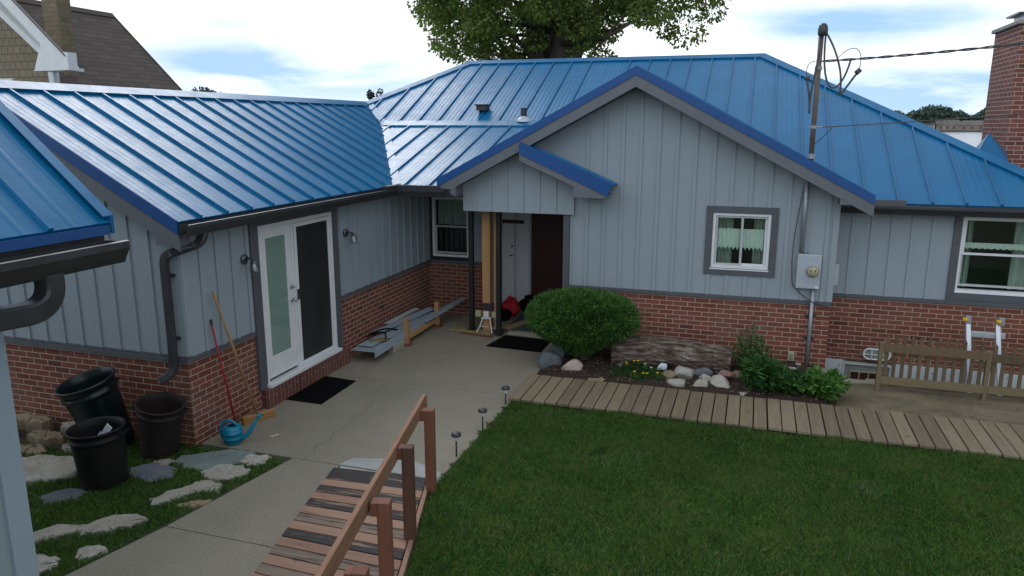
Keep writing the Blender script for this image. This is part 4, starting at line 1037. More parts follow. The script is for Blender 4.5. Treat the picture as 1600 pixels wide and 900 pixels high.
# ------------------------------------------------------------------ neighbour house
nb = thing('neighbour_house', 'tan shingled two-storey house with brown roof and white gable trim behind the left wing', 'house', (-17, 16, 0))
mb = MB()
mb.prism([(-19.76, 20.0, 6.74), (-19.76, 13.0, 6.74), (-15.2, 13.0, 2.31), (-15.2, 20.0, 2.31)], (0.1, 0, -0.12))
mb.prism([(-19.76, 20.0, 6.74), (-19.76, 13.0, 6.74), (-24.3, 13.0, 2.31), (-24.3, 20.0, 2.31)], (-0.1, 0, -0.12))
mb.build('roof', 'roof_shingle', nb)
mb = MB(); mb.box(-24.0, -15.8, 13.4, 19.7, 0, 2.6); mb.prism([(-24.0, 19.6, 2.4), (-15.8, 19.6, 2.4), (-19.76, 19.6, 6.5)], (0, 0.1, 0)); mb.build('wall', 'wall_shingle', nb)
mb = MB(); mb.prism([(-19.90, 13.0, 6.64), (-19.76, 13.0, 6.79), (-19.62, 13.0, 6.64)], (0, 7.02, 0)); mb.build('ridge_cap', 'roof_shingle', nb)
mb = MB(); mb.prism([(-19.76, 19.99, 6.77), (-15.2, 19.99, 2.34), (-15.2, 19.99, 2.16), (-19.76, 19.99, 6.59)], (0, 0.04, 0)); mb.build('rake_trim', 'roof_shingle', nb)
# gable wing in front
mb = MB(); mb.prism([(-16.6, 12.5, 0), (-14.06, 12.5, 0), (-14.06, 12.5, 4.62), (-16.6, 12.5, 6.9)], (0, 0.06, 0)); mb.box(-16.6, -14.06, 12.56, 14.0, 0, 4.2); mb.build('wall', 'wall_shingle', nb)
def nz(x): return 4.74+0.93*(-13.2-x)
mb = MB(); mb.prism([(-13.2, 12.0, nz(-13.2)), (-16.6, 12.0, nz(-16.6)), (-16.6, 12.0, nz(-16.6)-0.30), (-13.2, 12.0, nz(-13.2)-0.30)], (0, 0.03, 0)); mb.build('rake_trim', 'white_vinyl', nb)
mb = MB(); mb.prism([(-14.0, 12.46, 4.52), (-16.6, 12.46, 6.66), (-16.6, 12.46, 6.82), (-14.0, 12.46, 4.68)], (0, 0.03, 0)); mb.box(-14.12, -13.98, 12.44, 12.58, 0, 4.60); mb.build('corner_trim', 'white_vinyl', nb)
mb = MB(); mb.box(-13.98, -13.215, 12.03, 12.5, 4.40, 4.46); mb.prism([(-13.98, 12.005, 4.40), (-13.215, 12.005, 4.40), (-13.215, 12.005, 4.47), (-13.72, 12.005, 4.93)], (0, 0.02, 0)); mb.build('eave_return', 'white_vinyl', nb)
mb = MB(); mb.box(-13.205, -13.05, 11.98, 12.2, 4.40, 4.74); mb.build('gutter', 'white_vinyl', nb)
mb = MB(); mb.add([(-13.3, 12.03, nz(-13.3)-0.29), (-16.6, 12.03, nz(-16.6)-0.29), (-16.6, 12.47, 6.84), (-14.0, 12.47, 4.66), (-13.3, 12.47, 4.47)], [(0, 1, 2, 3, 4)]); mb.build('soffit', 'white_vinyl', nb)
mb = MB(); mb.prism([(-13.1, 11.97, nz(-13.1)+0.005), (-16.6, 11.97, nz(-16.6)+0.005), (-16.6, 11.97, nz(-16.6)+0.035), (-13.1, 11.97, nz(-13.1)+0.035)], (0, 0.05, 0)); mb.build('roof_edge', 'gutter_dark', nb)
mb = MB(); mb.box(-15.9, -15.13, 12.44, 12.5, 2.4, 4.30); fr_ = mb.build('window', 'white_vinyl', nb)
mb = MB(); mb.box(-15.8, -15.25, 12.425, 12.445, 2.5, 4.18); mb.build('pane', 'frosted', fr_)
mb = MB(); mb.box(-18.08, -17.58, 16.0, 16.43, 3.0, 9.5); mb.build('chimney', 'brick_tan', nb)

# ------------------------------------------------------------------ foliage tools
def np_mesh(name, V_, F_, rnd, mat, parent=None, loc=None, smooth=False):
    """V_ (n,3), F_ (m,k) faces of equal size, rnd per face -> face attribute"""
    org = root_org(parent) if parent is not None else Vector(loc or (0, 0, 0))
    V_ = V_-np.array([org.x, org.y, org.z])
    me = bpy.data.meshes.new(name); k = F_.shape[1]
    me.vertices.add(len(V_)); me.vertices.foreach_set('co', V_.astype(np.float32).ravel())
    me.loops.add(F_.size); me.loops.foreach_set('vertex_index', F_.astype(np.int32).ravel())
    me.polygons.add(len(F_)); me.polygons.foreach_set('loop_start', np.arange(0, F_.size, k, dtype=np.int32))
    me.polygons.foreach_set('loop_total', np.full(len(F_), k, dtype=np.int32))
    me.update(calc_edges=True)
    a = me.attributes.new('rnd', 'FLOAT', 'FACE'); a.data.foreach_set('value', rnd.astype(np.float32))
    o = bpy.data.objects.new(name, me); COL.objects.link(o); me.materials.append(M[mat])
    if parent is not None: o.parent = parent
    else: o.location = org
    return o
def leaves(rng, P, size, aspect=0.5, up=0.0, dirs=None, droop=0.0):
    """one folded leaf (a quad kite) per point"""
    n = len(P)
    d = rng.normal(size=(n, 3)) if dirs is None else dirs+rng.normal(size=(n, 3))*0.45
    d[:, 2] -= droop; d /= np.linalg.norm(d, axis=1)[:, None]
    r = rng.normal(size=(n, 3)); r[:, 2] += up; s = np.cross(d, r); s /= np.linalg.norm(s, axis=1)[:, None]+1e-9
    L = (size*rng.uniform(0.6, 1.3, n))[:, None]
    a = P; c = P+d*L; b = P+d*L*0.45+s*L*aspect/2; e = P+d*L*0.45-s*L*aspect/2
    V_ = np.stack([a, b, c, e], 1).reshape(-1, 3); F_ = np.arange(4*n).reshape(n, 4)
    return V_, F_
def lumpy(rng, n, C_, Rr_, shell=0.5, bumps=14, amp=0.12, zcut=None):
    """points in the outer shell of a lumpy ellipsoid"""
    d = rng.normal(size=(n, 3)); d /= np.linalg.norm(d, axis=1)[:, None]
    B_ = rng.normal(size=(bumps, 3)); B_ /= np.linalg.norm(B_, axis=1)[:, None]
    m = np.max(d@B_.T, axis=1); rr = 1+amp*(m-0.75)*3
    t = rng.uniform(shell**3, 1, n)**(1/3)
    P = d*(rr*t)[:, None]
    return np.array(C_)+P*np.array(Rr_), d

def grass(name, inside, x0, x1, y0, y1, dens, h, seed, label, patch=()):
    rng = np.random.default_rng(seed); n = int((x1-x0)*(y1-y0)*dens)
    x = rng.uniform(x0, x1, n); y = rng.uniform(y0, y1, n)
    k = inside(x, y)
    # thin patches
    for (a, b_, r) in patch: k &= ~(((x-a)**2+(y-b_)**2 < r*r*rng.uniform(0.2, 1.2, n)) & (rng.uniform(size=n) < 0.6))
    x, y = x[k], y[k]; n = len(x)
    cl = 0.5+0.5*np.sin(x*5.1+1.3*np.sin(y*3.7))*np.sin(y*4.3+1.1*np.sin(x*2.9))
    hh = h*rng.uniform(0.5, 1.35, n)*(0.75+0.5*cl)
    az = rng.uniform(0, 2*np.pi, n)+0.0; ln = rng.uniform(0.15, 0.95, n)*hh
    # wind-combed tufts lean together
    az = 0.82*az+0.18*(np.sin(x*2.3+y*1.7)*3+np.sin(y*5.3-x*3.1)*2)
    bx = np.cos(az); by = np.sin(az); wd = rng.uniform(0.0016, 0.0034, n)
    z0 = np.full(n, -0.012)
    A_ = np.stack([x-by*wd, y+bx*wd, z0], 1); B_ = np.stack([x+by*wd, y-bx*wd, z0], 1)
    mx, my = x+bx*ln*0.35, y+by*ln*0.35
    C1 = np.stack([mx+by*wd*0.8, my-bx*wd*0.8, z0+hh*0.6], 1); C2 = np.stack([mx-by*wd*0.8, my+bx*wd*0.8, z0+hh*0.6], 1)
    T_ = np.stack([x+bx*ln, y+by*ln, z0+hh*0.95], 1)
    V_ = np.stack([A_, B_, C1, T_, C2], 1).reshape(-1, 3)
    F_ = np.arange(5*n).reshape(n, 5)
    r = rng.uniform(0, 1, n); r = np.where(rng.uniform(size=n) < 0.07, 1.5, r); r = r+0.35*(cl-0.5)
    o = np_mesh(name, V_, F_, r, 'grass')
    return tag(o, label, 'grass', kind='stuff')

# edges of the board ramp
RL = lambda t: (-3.80+0.295*t, 6.035-1.395*t)
RRt = lambda t: (-2.83+0.44*t, 6.118-1.50*t)
def lawn_in(x, y):
    edge = np.where(y > 5.95, -2.70, -2.74+(5.95-y)*0.29+0.03)
    edge = edge+0.02*np.sin(y*23)+0.015*np.sin(y*57)
    return (x > edge) & (y < 8.335+0.015*np.sin(x*31))
grass('grass', lawn_in, -2.75, 5.6, 3.0, 8.37, 8200, 0.052, 11, 'dark green mown lawn in front of the boardwalk', [(-0.95, 7.3, .22), (-1.3, 7.1, .15), (1.2, 7.3, .25), (1.6, 5.3, .12), (2.0, 4.9, .14), (0.4, 4.2, .2)])
stones = [
 # kind, outline (x, y), material, height
 ('stone_bluegreen', [(-5.46, 5.80), (-5.05, 6.10), (-4.80, 6.12), (-4.78, 5.86), (-4.98, 5.60), (-5.20, 5.58), (-5.42, 5.68)], 0.02, 'large flat blue-green flagstone beside the watering can'),
 ('stone_slate', [(-5.74, 5.42), (-5.60, 5.62), (-5.28, 5.56), (-5.18, 5.40), (-5.30, 5.24), (-5.60, 5.28)], 0.015, 'dark slate stepping stone in front of the brown bin'),
 ('stone_pale', [(-4.88, 5.92), (-4.78, 6.08), (-4.56, 6.06), (-4.50, 5.92), (-4.62, 5.84), (-4.82, 5.84)], 0.02, 'small pale stepping stone nearest the patio corner'),
 ('stone_pale', [(-4.98, 5.55), (-4.92, 5.76), (-4.72, 5.80), (-4.52, 5.72), (-4.56, 5.56), (-4.74, 5.46), (-4.90, 5.46)], 0.03, 'pale square stepping stone second from the patio corner'),
 ('stone_pale', [(-5.06, 4.98), (-4.94, 5.28), (-4.80, 5.46), (-4.62, 5.40), (-4.58, 5.28), (-4.74, 5.20), (-4.84, 5.00), (-4.98, 4.90)], 0.022, 'long pale arrow-shaped stone in the grass'),
 ('stone_tan', [(-4.78, 4.96), (-4.66, 5.10), (-4.52, 5.16), (-4.54, 5.04), (-4.68, 4.92)], 0.008, 'thin tan stone almost overgrown beside the walkway'),
 ('stone_pale', [(-5.24, 4.36), (-5.12, 4.62), (-4.94, 4.70), (-4.78, 4.66), (-4.86, 4.50), (-5.00, 4.36), (-5.14, 4.28)], 0.035, 'oval pale stepping stone halfway along the side lawn'),
 ('stone_pale', [(-5.58, 4.08), (-5.44, 4.36), (-5.22, 4.42), (-5.18, 4.32), (-5.32, 4.16), (-5.40, 4.00)], 0.035, 'grey veined stone beside the garage corner trim'),
 ('stone_pale', [(-5.36, 3.72), (-5.24, 3.94), (-5.02, 3.98), (-4.92, 3.86), (-5.00, 3.68), (-5.20, 3.58)], 0.035, 'pale stone at the bottom edge by the garage corner'),
 ('stone_pale', [(-5.00, 4.14), (-4.90, 4.24), (-4.76, 4.22), (-4.80, 4.06), (-4.92, 4.02)], 0.010, 'pale sliver of stone touching the walkway edge'),
 ('stone_pale', [(-7.10, 5.02), (-6.80, 5.34), (-6.40, 5.42), (-6.12, 5.30), (-6.10, 5.06), (-6.40, 4.86), (-6.84, 4.84)], 0.05, 'large lichen-covered slab left of the front bin'),
 ('stone_slate', [(-6.10, 4.70), (-5.96, 4.92), (-5.72, 4.96), (-5.70, 4.76), (-5.90, 4.60)], 0.012, 'small slate piece under the front bin'),
 ('stone_pale', [(-5.62, 5.60), (-5.52, 5.70), (-5.38, 5.68), (-5.44, 5.56)], 0.02, 'little pale stone beside the brown bin'),
]
def in_poly(x, y, P):
    c = np.zeros(len(x), bool)
    for i in range(len(P)):
        (x0, y0), (x1, y1) = P[i], P[(i+1) % len(P)]
        m = ((y0 > y) != (y1 > y)) & (x < (x1-x0)*(y-y0)/((y1-y0)+1e-12)+x0); c ^= m
    return c
def side_in(x, y):
    k = (x < -4.36-(6.12-y)*0.195-0.015+0.012*np.sin(y*40)) & (y < 6.03)
    for _, P, h_, l_ in stones: k &= ~in_poly(x, y, P)
    k &= ~((x < -6.2) & (y > 5.5))
    return k
grass('grass', side_in, -8.2, -4.3, 3.0, 6.1, 6500, 0.05, 12, 'dark green grass between the stepping stones at the left')

def rock(name, mat, P, h, label, cat='stone', group=None, seed=0, z0=-0.03, rough=0.012, dome=0.0):
    rng = random.Random(seed); n = len(P)
    # refine the outline
    Q = []
    for i in range(n):
        (x0, y0), (x1, y1) = P[i], P[(i+1) % n]
        for k in range(4):
            t = k/4; Q.append((x0+(x1-x0)*t+rng.uniform(-rough, rough), y0+(y1-y0)*t+rng.uniform(-rough, rough)))
    cx_ = sum(p[0] for p in Q)/len(Q); cy_ = sum(p[1] for p in Q)/len(Q)
    mb = MB(); rings = [(1.02, z0), (1.0, h*0.6), (0.96, h), (0.72, h+dome*0.6), (0.4, h+dome)]
    for s_, z in rings:
        for (x, y) in Q: mb.v.append((cx_+(x-cx_)*s_, cy_+(y-cy_)*s_, z+(rng.uniform(-1, 1)*rough*0.5 if z > 0 else 0)))
    mb.v.append((cx_, cy_, h+dome)); m_ = len(Q)
    for r in range(len(rings)-1):
        for k in range(m_):
            q = (k+1) % m_; mb.f.append((r*m_+k, r*m_+q, (r+1)*m_+q, (r+1)*m_+k))
    for k in range(m_): mb.f.append(((len(rings)-1)*m_+k, (len(rings)-1)*m_+(k+1) % m_, len(rings)*m_))
    o = mb.build(name, mat, loc=(cx_, cy_, 0))
    return tag(o, label, cat, group)
for i, (mt_, P, h_, lb) in enumerate(stones):
    rock('stepping_stone', mt_, P, h_, lb, 'stone', 'stepping stones in the side lawn', i, rough=0.022 if mt_ == 'stone_pale' else 0.010)
# rough stone steps left of the bins
def blob(rng, nx, ny): 
    return [(math.cos(2*math.pi*i/9)*nx*rng.uniform(.75, 1.1), math.sin(2*math.pi*i/9)*ny*rng.uniform(.75, 1.1)) for i in range(9)]
rg = random.Random(4)
for i, (x, y, a, b_, h_, lb) in enumerate([
    (-7.55, 5.90, .30, .11, .13, 'flat tan stone at the back of the pile against the brick'),
    (-6.95, 5.92, .22, .12, .11, 'tan stone behind the tall glossy bin in the pile'),
    (-7.80, 5.64, .28, .10, .10, 'thin ledge stone in the middle of the pile by the garage'),
    (-7.10, 5.66, .26, .12, .09, 'broad cracked tan stone in the middle of the pile'),
    (-6.62, 5.60, .14, .11, .06, 'small stone wedged beside the tall glossy bin'),
    (-7.52, 5.42, .20, .11, .06, 'pale stone low in the pile beside the garage corner'),
    (-7.02, 5.42, .20, .09, .045, 'weathered stone lying flat in front of the pile'),
    (-7.62, 5.20, .15, .10, .04, 'rounded stone in the grass at the left of the pile')]):
    rock('rough_stone', 'stone_pale' if i % 3 else 'stone_tan', [(x+p, y+q) for p, q in blob(rg, a, b_)], h_, lb, 'stone', 'stones piled left of the bins', 40+i, rough=0.025, dome=0.012)
mb = MB(); slab(mb, [(-10, 5.35), (-6.1, 5.6), (-5.8, 6.06), (-10, 6.06)], -0.06, 0.01); struct('soil_by_wall', mb, 'soil')

# ------------------------------------------------------------------ boardwalk
def boardwalk(x0, x1, label, seed):
    rng = random.Random(seed)
    t = thing('boardwalk', label, 'boardwalk', ((x0+x1)/2, 8.8, 0), 'boardwalk sections along the bed')
    x = x0
    while x < x1-0.1:
        wd = 0.139; dy = rng.uniform(-.012, .012); dz = rng.uniform(-.003, .003)
        mb = MB(); mb.prism([(x, 8.345+dy, 0.022+dz), (x+wd, 8.345+dy+rng.uniform(-.006, .006), 0.022+dz), (x+wd, 9.30+dy, 0.022+dz), (x, 9.30+dy, 0.022+dz)], (0, 0, 0.036))
        mb.build('plank', 'walk_wood', t, bevel=0.004); x += 0.152+rng.uniform(-.002, .003)
    for y in (8.44, 9.2):
        mb = MB(); mb.box(x0, x1, y-0.02, y+0.02, -0.05, 0.02); mb.build('runner', 'post_wood_dark', t)
boardwalk(-2.72, 0.29, 'weathered boardwalk section beside the flower bed and log', 1)
boardwalk(0.325, 6.6, 'weathered boardwalk section in front of the picket fence', 2)

# ------------------------------------------------------------------ ramp with handrail
rp = thing('board_ramp', 'reddish board ramp with peeling black boards and a wooden handrail', 'ramp', (-3.1, 5, 0))
kinds = ['b', 'b', 't', 'b', 't', 'b', 't', 'g', 't', 'b', 't', 'g', 't', 'g', 't', 'g', 't', 'g', 't', 'g', 't']
i = 0; tt = 0.0
while tt < 1.95:
    dt = 2/11 if i == 0 else 1/11
    k = kinds[min(i+1, len(kinds)-1)]
    a, b_, c_, d_ = RL(tt+0.004), RRt(tt+0.004), RRt(tt+dt-0.005), RL(tt+dt-0.005)
    mb = MB(); mb.prism([(a[0], a[1], 0.0), (b_[0], b_[1], 0.0), (c_[0], c_[1], 0.0), (d_[0], d_[1], 0.0)], (0, 0, 0.038 if i else 0.03))
    pl = mb.build('plank', {'b': 'ramp_wood_black', 't': 'ramp_wood', 'g': 'ramp_wood_grey'}[k], rp, bevel=0.004)
    if k == 'b': pl['label'] = 'plank with peeling black paint'
    tt += dt; i += 1
mb = MB(); a, b_ = RRt(0.12), RRt(1.95); mb.prism([(a[0]+0.012, a[1], -0.02), (a[0]+0.05, a[1], -0.02), (b_[0]+0.05, b_[1], -0.02), (b_[0]+0.012, b_[1], -0.02)], (0, 0, 0.065)); mb.build('side_board', 'ramp_wood', rp)
posts = [((-2.685, 5.90), .825, 'post_wood'), ((-2.505, 5.07), .845, 'post_wood_dark'), ((-2.29, 4.245), .825, 'post_wood'), ((-2.04, 3.46), .825, 'post_wood')]
ax = Vector((0.235, -0.97, 0)).normalized(); sx = Vector((-0.97, -0.235, 0)).normalized()
for (x, y), h_, mt_ in posts:
    mb = MB(); c0 = Vector((x, y, -0.05)); hw_ = 0.045
    q = [c0+ax*a+Vector((ax.y, -ax.x, 0))*b_ for a, b_ in ((-hw_, -hw_), (hw_, -hw_), (hw_, hw_), (-hw_, hw_))]
    mb.prism(q, (0, 0, h_+0.05)); mb.build('post', mt_, rp, bevel=0.005)
    c0 = Vector((x, y, h_-0.10))+sx*0.065
    mb = MB(); q = [c0+ax*a+sx*b_ for a, b_ in ((-hw_, -.02), (hw_, -.02), (hw_, .02), (-hw_, .02))]; mb.prism(q, (0, 0, 0.098)); mb.build('block', 'post_wood', rp)
r0 = Vector((-2.845, 6.16, 0.80)); r1 = Vector((-2.13, 2.95, 0.80))
mb = MB(); dd_ = (r1-r0).normalized(); sd_ = Vector((dd_.y, -dd_.x, 0))
prof = [(-.0, -.07), (0, .055), (.02, .07), (3.29, .07), (3.29, -.07)]
mb.prism([r0+dd_*a+Vector((0, 0, b_))-sd_*0.018 for a, b_ in prof], sd_*0.038); mb.build('handrail', 'rail_wood', rp, bevel=0.005)

# ------------------------------------------------------------------ bins
def bin_(label, base, r0_, r1_, h, axis, mat, rim=0.018, name='bin', ribs=True):
    ax_ = Vector(axis).normalized(); q = Vector((0, 0, 1)).rotation_difference(ax_)
    mt4 = Matrix.Translation(base) @ q.to_matrix().to_4x4()
    t = thing(name, label, 'bin', base, 'plastic bins at the house corner')
    rr = lambda z: r0_+(r1_-r0_)*z/h
    prof = [(0, 0), (r0_*0.95, 0), (r0_, 0.012)]
    for z in np.linspace(0.05, 0.78, 8): prof += [(rr(z*h), z*h)]
    prof += [(rr(.82*h), .82*h), (rr(.83*h)+0.012, .83*h), (rr(.86*h)+0.012, .86*h), (rr(.87*h), .87*h), (rr(.965*h), .965*h), (r1_+rim, .97*h), (r1_+rim, h), (r1_+rim*0.4, h+0.006), (r1_-0.006, h-0.004), (rr(.87*h)-0.012, .87*h), (r0_-0.01, 0.02), (0, 0.018)]
    mb = MB(); mb.lathe(prof, None, 40, mt4); mb.build('body', mat, t, smooth=True)
    for s_ in (1, -1):
        th = R(20 if s_ > 0 else 200); mb = MB()
        c_ = Vector((math.cos(th), math.sin(th), 0)); d_ = Vector((-math.sin(th), math.cos(th), 0)); o_ = r1_
        mb.tube([mt4 @ (c_*(o_-0.01)+d_*0.07+Vector((0, 0, .90*h))), mt4 @ (c_*(o_+0.035)+d_*0.06+Vector((0, 0, .90*h))), mt4 @ (c_*(o_+0.035)-d_*0.06+Vector((0, 0, .90*h))), mt4 @ (c_*(o_-0.01)-d_*0.07+Vector((0, 0, .90*h)))], 0.010, 8)
        mb.build('handle', mat, t)
    return t
bin_('tall glossy black-green bin tilted back against the brick wall', (-6.33, 5.82, 0.03), .215, .272, .77, (-.15, -.22, 1), 'plastic_black')
b2 = bin_('small dark bin standing in front of the glossy one', (-5.725, 5.11, 0.0), .200, .238, .58, (-.03, -.03, 1), 'plastic_brown')
bin_('worn brown bin at the brick corner', (-5.72, 5.80, 0.0), .180, .222, .60, (.20, -.06, 1), 'plastic_brown_worn')
mb = MB(); mb.bar((-5.78, 5.10, 0.36), (-5.60, 5.12, 0.60), 0.07, 0.004, (0.3, 1, 0.3)); mb.bar((-5.82, 5.05, 0.30), (-5.70, 5.14, 0.50), 0.08, 0.004, (0, 1, 0.6))
tag(mb.build('scrap_of_flashing', 'paper_white', loc=(-5.70, 5.1, 0.3)), 'bent pale scrap sticking up inside the front bin', 'scrap')

# ------------------------------------------------------------------ watering can, broom, tool
wc = thing('watering_can', 'teal plastic watering can on the patio corner', 'watering can', (-5.17, 6.27, 0))
mb = MB(); mb.lathe([(0, 0.0), (.082, 0.0), (.092, .012), (.098, .06), (.104, .062), (.104, .07), (.100, .075), (.103, .12), (.108, .122), (.108, .13), (.103, .135), (.102, .165), (.088, .195), (.050, .205), (.047, .200), (.075, .190), (.09, .16)], (-5.17, 6.27, 0.0), 30)
mb.build('body', 'teal_plastic', wc, smooth=True)
mb = MB(); mb.tube(loop((-5.08, 6.30, .06), (-4.98, 6.35, .10), (-4.99, 6.36, .20), (-4.93, 6.42, .27)), [.030-.0009*i for i in range(17)], 12); mb.lathe([(.016, 0), (.03, .03), (.03, .035), (0, .04)], None, 14, Matrix.Translation((-4.935, 6.415, .265)) @ Matrix.Rotation(R(40), 4, 'Y')); mb.build('spout', 'teal_plastic', wc, smooth=True)
mb = MB(); mb.tube(loop((-5.10, 6.28, .19), (-5.16, 6.24, .34), (-5.34, 6.20, .26), (-5.27, 6.24, .04)), .014, 10); mb.build('handle', 'teal_plastic', wc, smooth=True)
br_ = thing('broom', 'push broom with a bare wooden handle leaning on the brick', 'broom', (-5.2, 6.75, 0))
mb = MB(); mb.tube([(-5.42, 6.45, 1.61), (-5.29, 6.86, 0.09)], 0.0135, 10); mb.build('handle', 'broom_wood', br_, smooth=True)
mb = MB(); mb.bar((-5.38, 6.70, 0.085), (-5.20, 7.06, 0.085), 0.05, 0.03); mb.build('head', 'broom_wood', br_, bevel=0.006)
mb = MB(); mb.bar((-5.375, 6.705, 0.035), (-5.205, 7.055, 0.035), 0.055, 0.07); mb.build('bristles', 'bristle', br_)
rt_ = thing('scraper', 'thin red-handled tool leaning beside the broom', 'tool', (-5.35, 6.6, 0))
mb = MB(); mb.tube([(-5.43, 6.40, 1.26), (-5.33, 6.53, 0.10)], 0.011, 10); mb.build('handle', 'red_handle', rt_, smooth=True)
mb = MB(); mb.tube([(-5.433, 6.396, 1.32), (-5.43, 6.40, 1.26)], 0.014, 10); mb.build('grip', 'dark_metal', rt_)
mb = MB(); mb.bar((-5.33, 6.53, 0.10), (-5.325, 6.535, 0.0), 0.12, 0.003, (1, 0.5, 0)); mb.build('blade', 'dark_metal', rt_)
mb = MB(); mb.tube([(-4.88, 6.52, 0.006), (-4.83, 6.60, 0.008)], 0.005, 6)
tag(mb.build('marker', 'flower_white', loc=(-4.85, 6.56, 0)), 'tiny white stick lying on the concrete beside the watering can', 'stick')

# mats
def mat_(P, label):
    mb = MB(); slab(mb, P, 0.002, 0.012)
    return tag(mb.build('door_mat', 'black_rubber', loc=(sum(p[0] for p in P)/4, sum(p[1] for p in P)/4, 0), bevel=0.003), label, 'mat')
mat_([(-5.46, 7.56), (-4.88, 7.55), (-4.90, 8.44), (-5.485, 8.49)], 'black rubber mat in front of the glass patio door')
mat_([(-3.80, 10.50), (-2.90, 10.45), (-2.91, 11.12), (-3.70, 11.17)], 'black rubber mat at the porch step beside the clipped bush')

# solar path lights
def path_light(x, y, h, label, lean=0.0):
    t = thing('path_light', label, 'path light', (x, y, 0), 'solar path lights along the lawn edge')
    mb = MB(); mb.tube([(x, y, -.05), (x+lean, y, h-.09)], .0095, 10); mb.build('stake', 'dark_metal', t, smooth=True)
    mb = MB(); mb.lathe([(.012, -.095), (.024, -.085), (.034, -.045), (.034, -.04), (0, -.04)], (x+lean, y, h), 18); mb.build('lens', 'lens', t, smooth=True)
    mb = MB(); mb.lathe([(.03, -.042), (.052, -.038), (.054, -.028), (.045, -.008), (.02, 0.0), (0, 0.001)], (x+lean, y, h), 20); mb.build('cap', 'dark_metal', t, smooth=True)
path_light(-2.735, 8.26, .235, 'solar path light nearest the boardwalk')
path_light(-2.725, 7.41, .265, 'middle of the three solar path lights')
path_light(-2.755, 6.70, .265, 'solar path light nearest the ramp handrail')

# ------------------------------------------------------------------ rack of siding offcuts
rk = thing('lumber_rack', 'low rack of two upright wood stubs and sleepers beside the left wall', 'rack', (-5.1, 10.7, 0))
for y in (10.17, 11.36):
    mb = MB(); mb.box(-5.02, -4.95, y-.035, y+.035, 0.0, .43); mb.build('upright', 'lumber', rk, bevel=0.003)
    mb = MB(); mb.box(-5.46, -4.96, y+.04, y+.12, 0.0, .10); mb.build('sleeper', 'post_wood', rk)
    mb = MB(); mb.box(-5.06, -4.91, y-.06, y+.06, 0.0, .035); mb.build('foot', 'post_wood', rk)
mb = MB(); mb.bar((-4.985, 10.2, .12), (-5.0, 11.35, .12), .04, .07); mb.build('stretcher', 'lumber', rk)
def board(p0, p1, wd, hd, mat, label, upv=(0, 0, 1), name='siding_board', cat='board', bev=0.002, group='siding offcuts stacked on the rack'):
    mb = MB(); mb.bar(p0, p1, wd, hd, upv); c_ = (Vector(p0)+Vector(p1))/2
    return tag(mb.build(name, mat, loc=tuple(c_), bevel=bev), label, cat, group)
board((-5.20, 9.20, .17), (-5.22, 11.70, .17), .40, .012, 'siding', 'widest grey siding board at the bottom of the stack')
board((-4.985, 9.15, .17), (-5.05, 11.95, .19), .012, .13, 'siding_trim', 'grey siding board on edge along the front of the stack', (0, 0, 1))
board((-5.26, 9.35, .20), (-5.20, 11.3, .20), .22, .012, 'siding_trim', 'pale grey siding board lying on the widest one')
board((-5.12, 9.75, .23), (-5.16, 11.55, .24), .18, .014, 'siding', 'grey siding board near the top of the stack beside the upright')
board((-5.36, 9.9, .25), (-5.12, 11.45, .29), .15, .016, 'siding_trim', 'grey board crossing the top of the stack at an angle')
board((-5.38, 10.3, .29), (-5.34, 11.3, .30), .10, .016, 'white_dull', 'short pale board against the brick')
board((-5.02, 10.9, .20), (-4.80, 12.15, .34), .14, .014, 'siding', 'long grey board sticking out behind the far upright')
board((-5.28, 9.55, .215), (-5.10, 9.75, .215), .12, .02, 'lumber_flat', 'short brown wood block lying on the stack', name='wood_block', group=None)
mb = MB(); mb.tube(loop((-5.35, 9.6, .26), (-5.30, 9.9, .30), (-5.15, 9.9, .28), (-5.08, 9.65, .25)), .010, 6); mb.tube(loop((-5.42, 9.75, .22), (-5.30, 9.95, .34), (-5.22, 10.05, .28), (-5.10, 10.1, .26)), .012, 6)
tag(mb.build('black_strap', 'black_rubber', loc=(-5.25, 9.75, .25)), 'black strap bent over the stack of siding', 'strap')
mb = MB(); mb.prism([(-5.1, 9.75, 0.0), (-4.98, 9.72, 0.0), (-4.96, 10.05, 0.0), (-5.12, 10.1, 0.0)], (0.0, 0.02, .11)); tag(mb.build('stone_block', 'concrete_kerb', loc=(-5.04, 9.9, 0), bevel=0.01), 'chipped concrete block under the near end of the siding stack', 'block')

# porch clutter
board((-4.66, 11.22, .028), (-3.92, 11.14, .028), .17, .036, 'lumber_flat', 'short treated board under the steel porch posts', name='base_board', group='boards on the porch floor')
board((-4.44, 11.07, .012), (-3.86, 10.98, .012), .05, .02, 'post_wood', 'thin reddish board in front of the treated one', name='base_board', group='boards on the porch floor')
board((-3.80, 11.5, .03), (-3.22, 13.0, .03), .14, .036, 'lumber_flat', 'long board lying into the porch past the red bag', name='base_board', group='boards on the porch floor')
wl = thing('work_light', 'small cream work light on a folding stand between the porch posts', 'work light', (-4.02, 11.25, 0))
mb = MB()
for s_ in (-1, 1):
    mb.tube([(-4.02+.06*s_, 11.15, .27), (-4.02+.13*s_, 11.05, .05)], .008, 6); mb.tube([(-4.02+.10*s_, 11.25, .27), (-4.02+.17*s_, 11.32, .05)], .006, 6)
mb.tube([(-4.12, 11.10, .15), (-3.86, 11.30, .06)], .006, 6); mb.bar((-4.10, 11.15, .275), (-3.94, 11.15, .275), .05, .02)
mb.build('stand', 'white_vinyl', wl)
for dx in (-.14, 0, .14):
    mb = MB(); mb.box(-4.02+dx-.045, -4.02+dx+.045, 11.12, 11.20, .29, .39); mb.build('lamp_head', 'beige_plastic' if dx else 'lens', wl, bevel=0.008)
mb = MB(); mb.box(-4.09, -3.93, 11.15, 11.26, .40, .52); mb.build('battery', 'dark_metal', wl, bevel=0.01)
rng = np.random.default_rng(5)
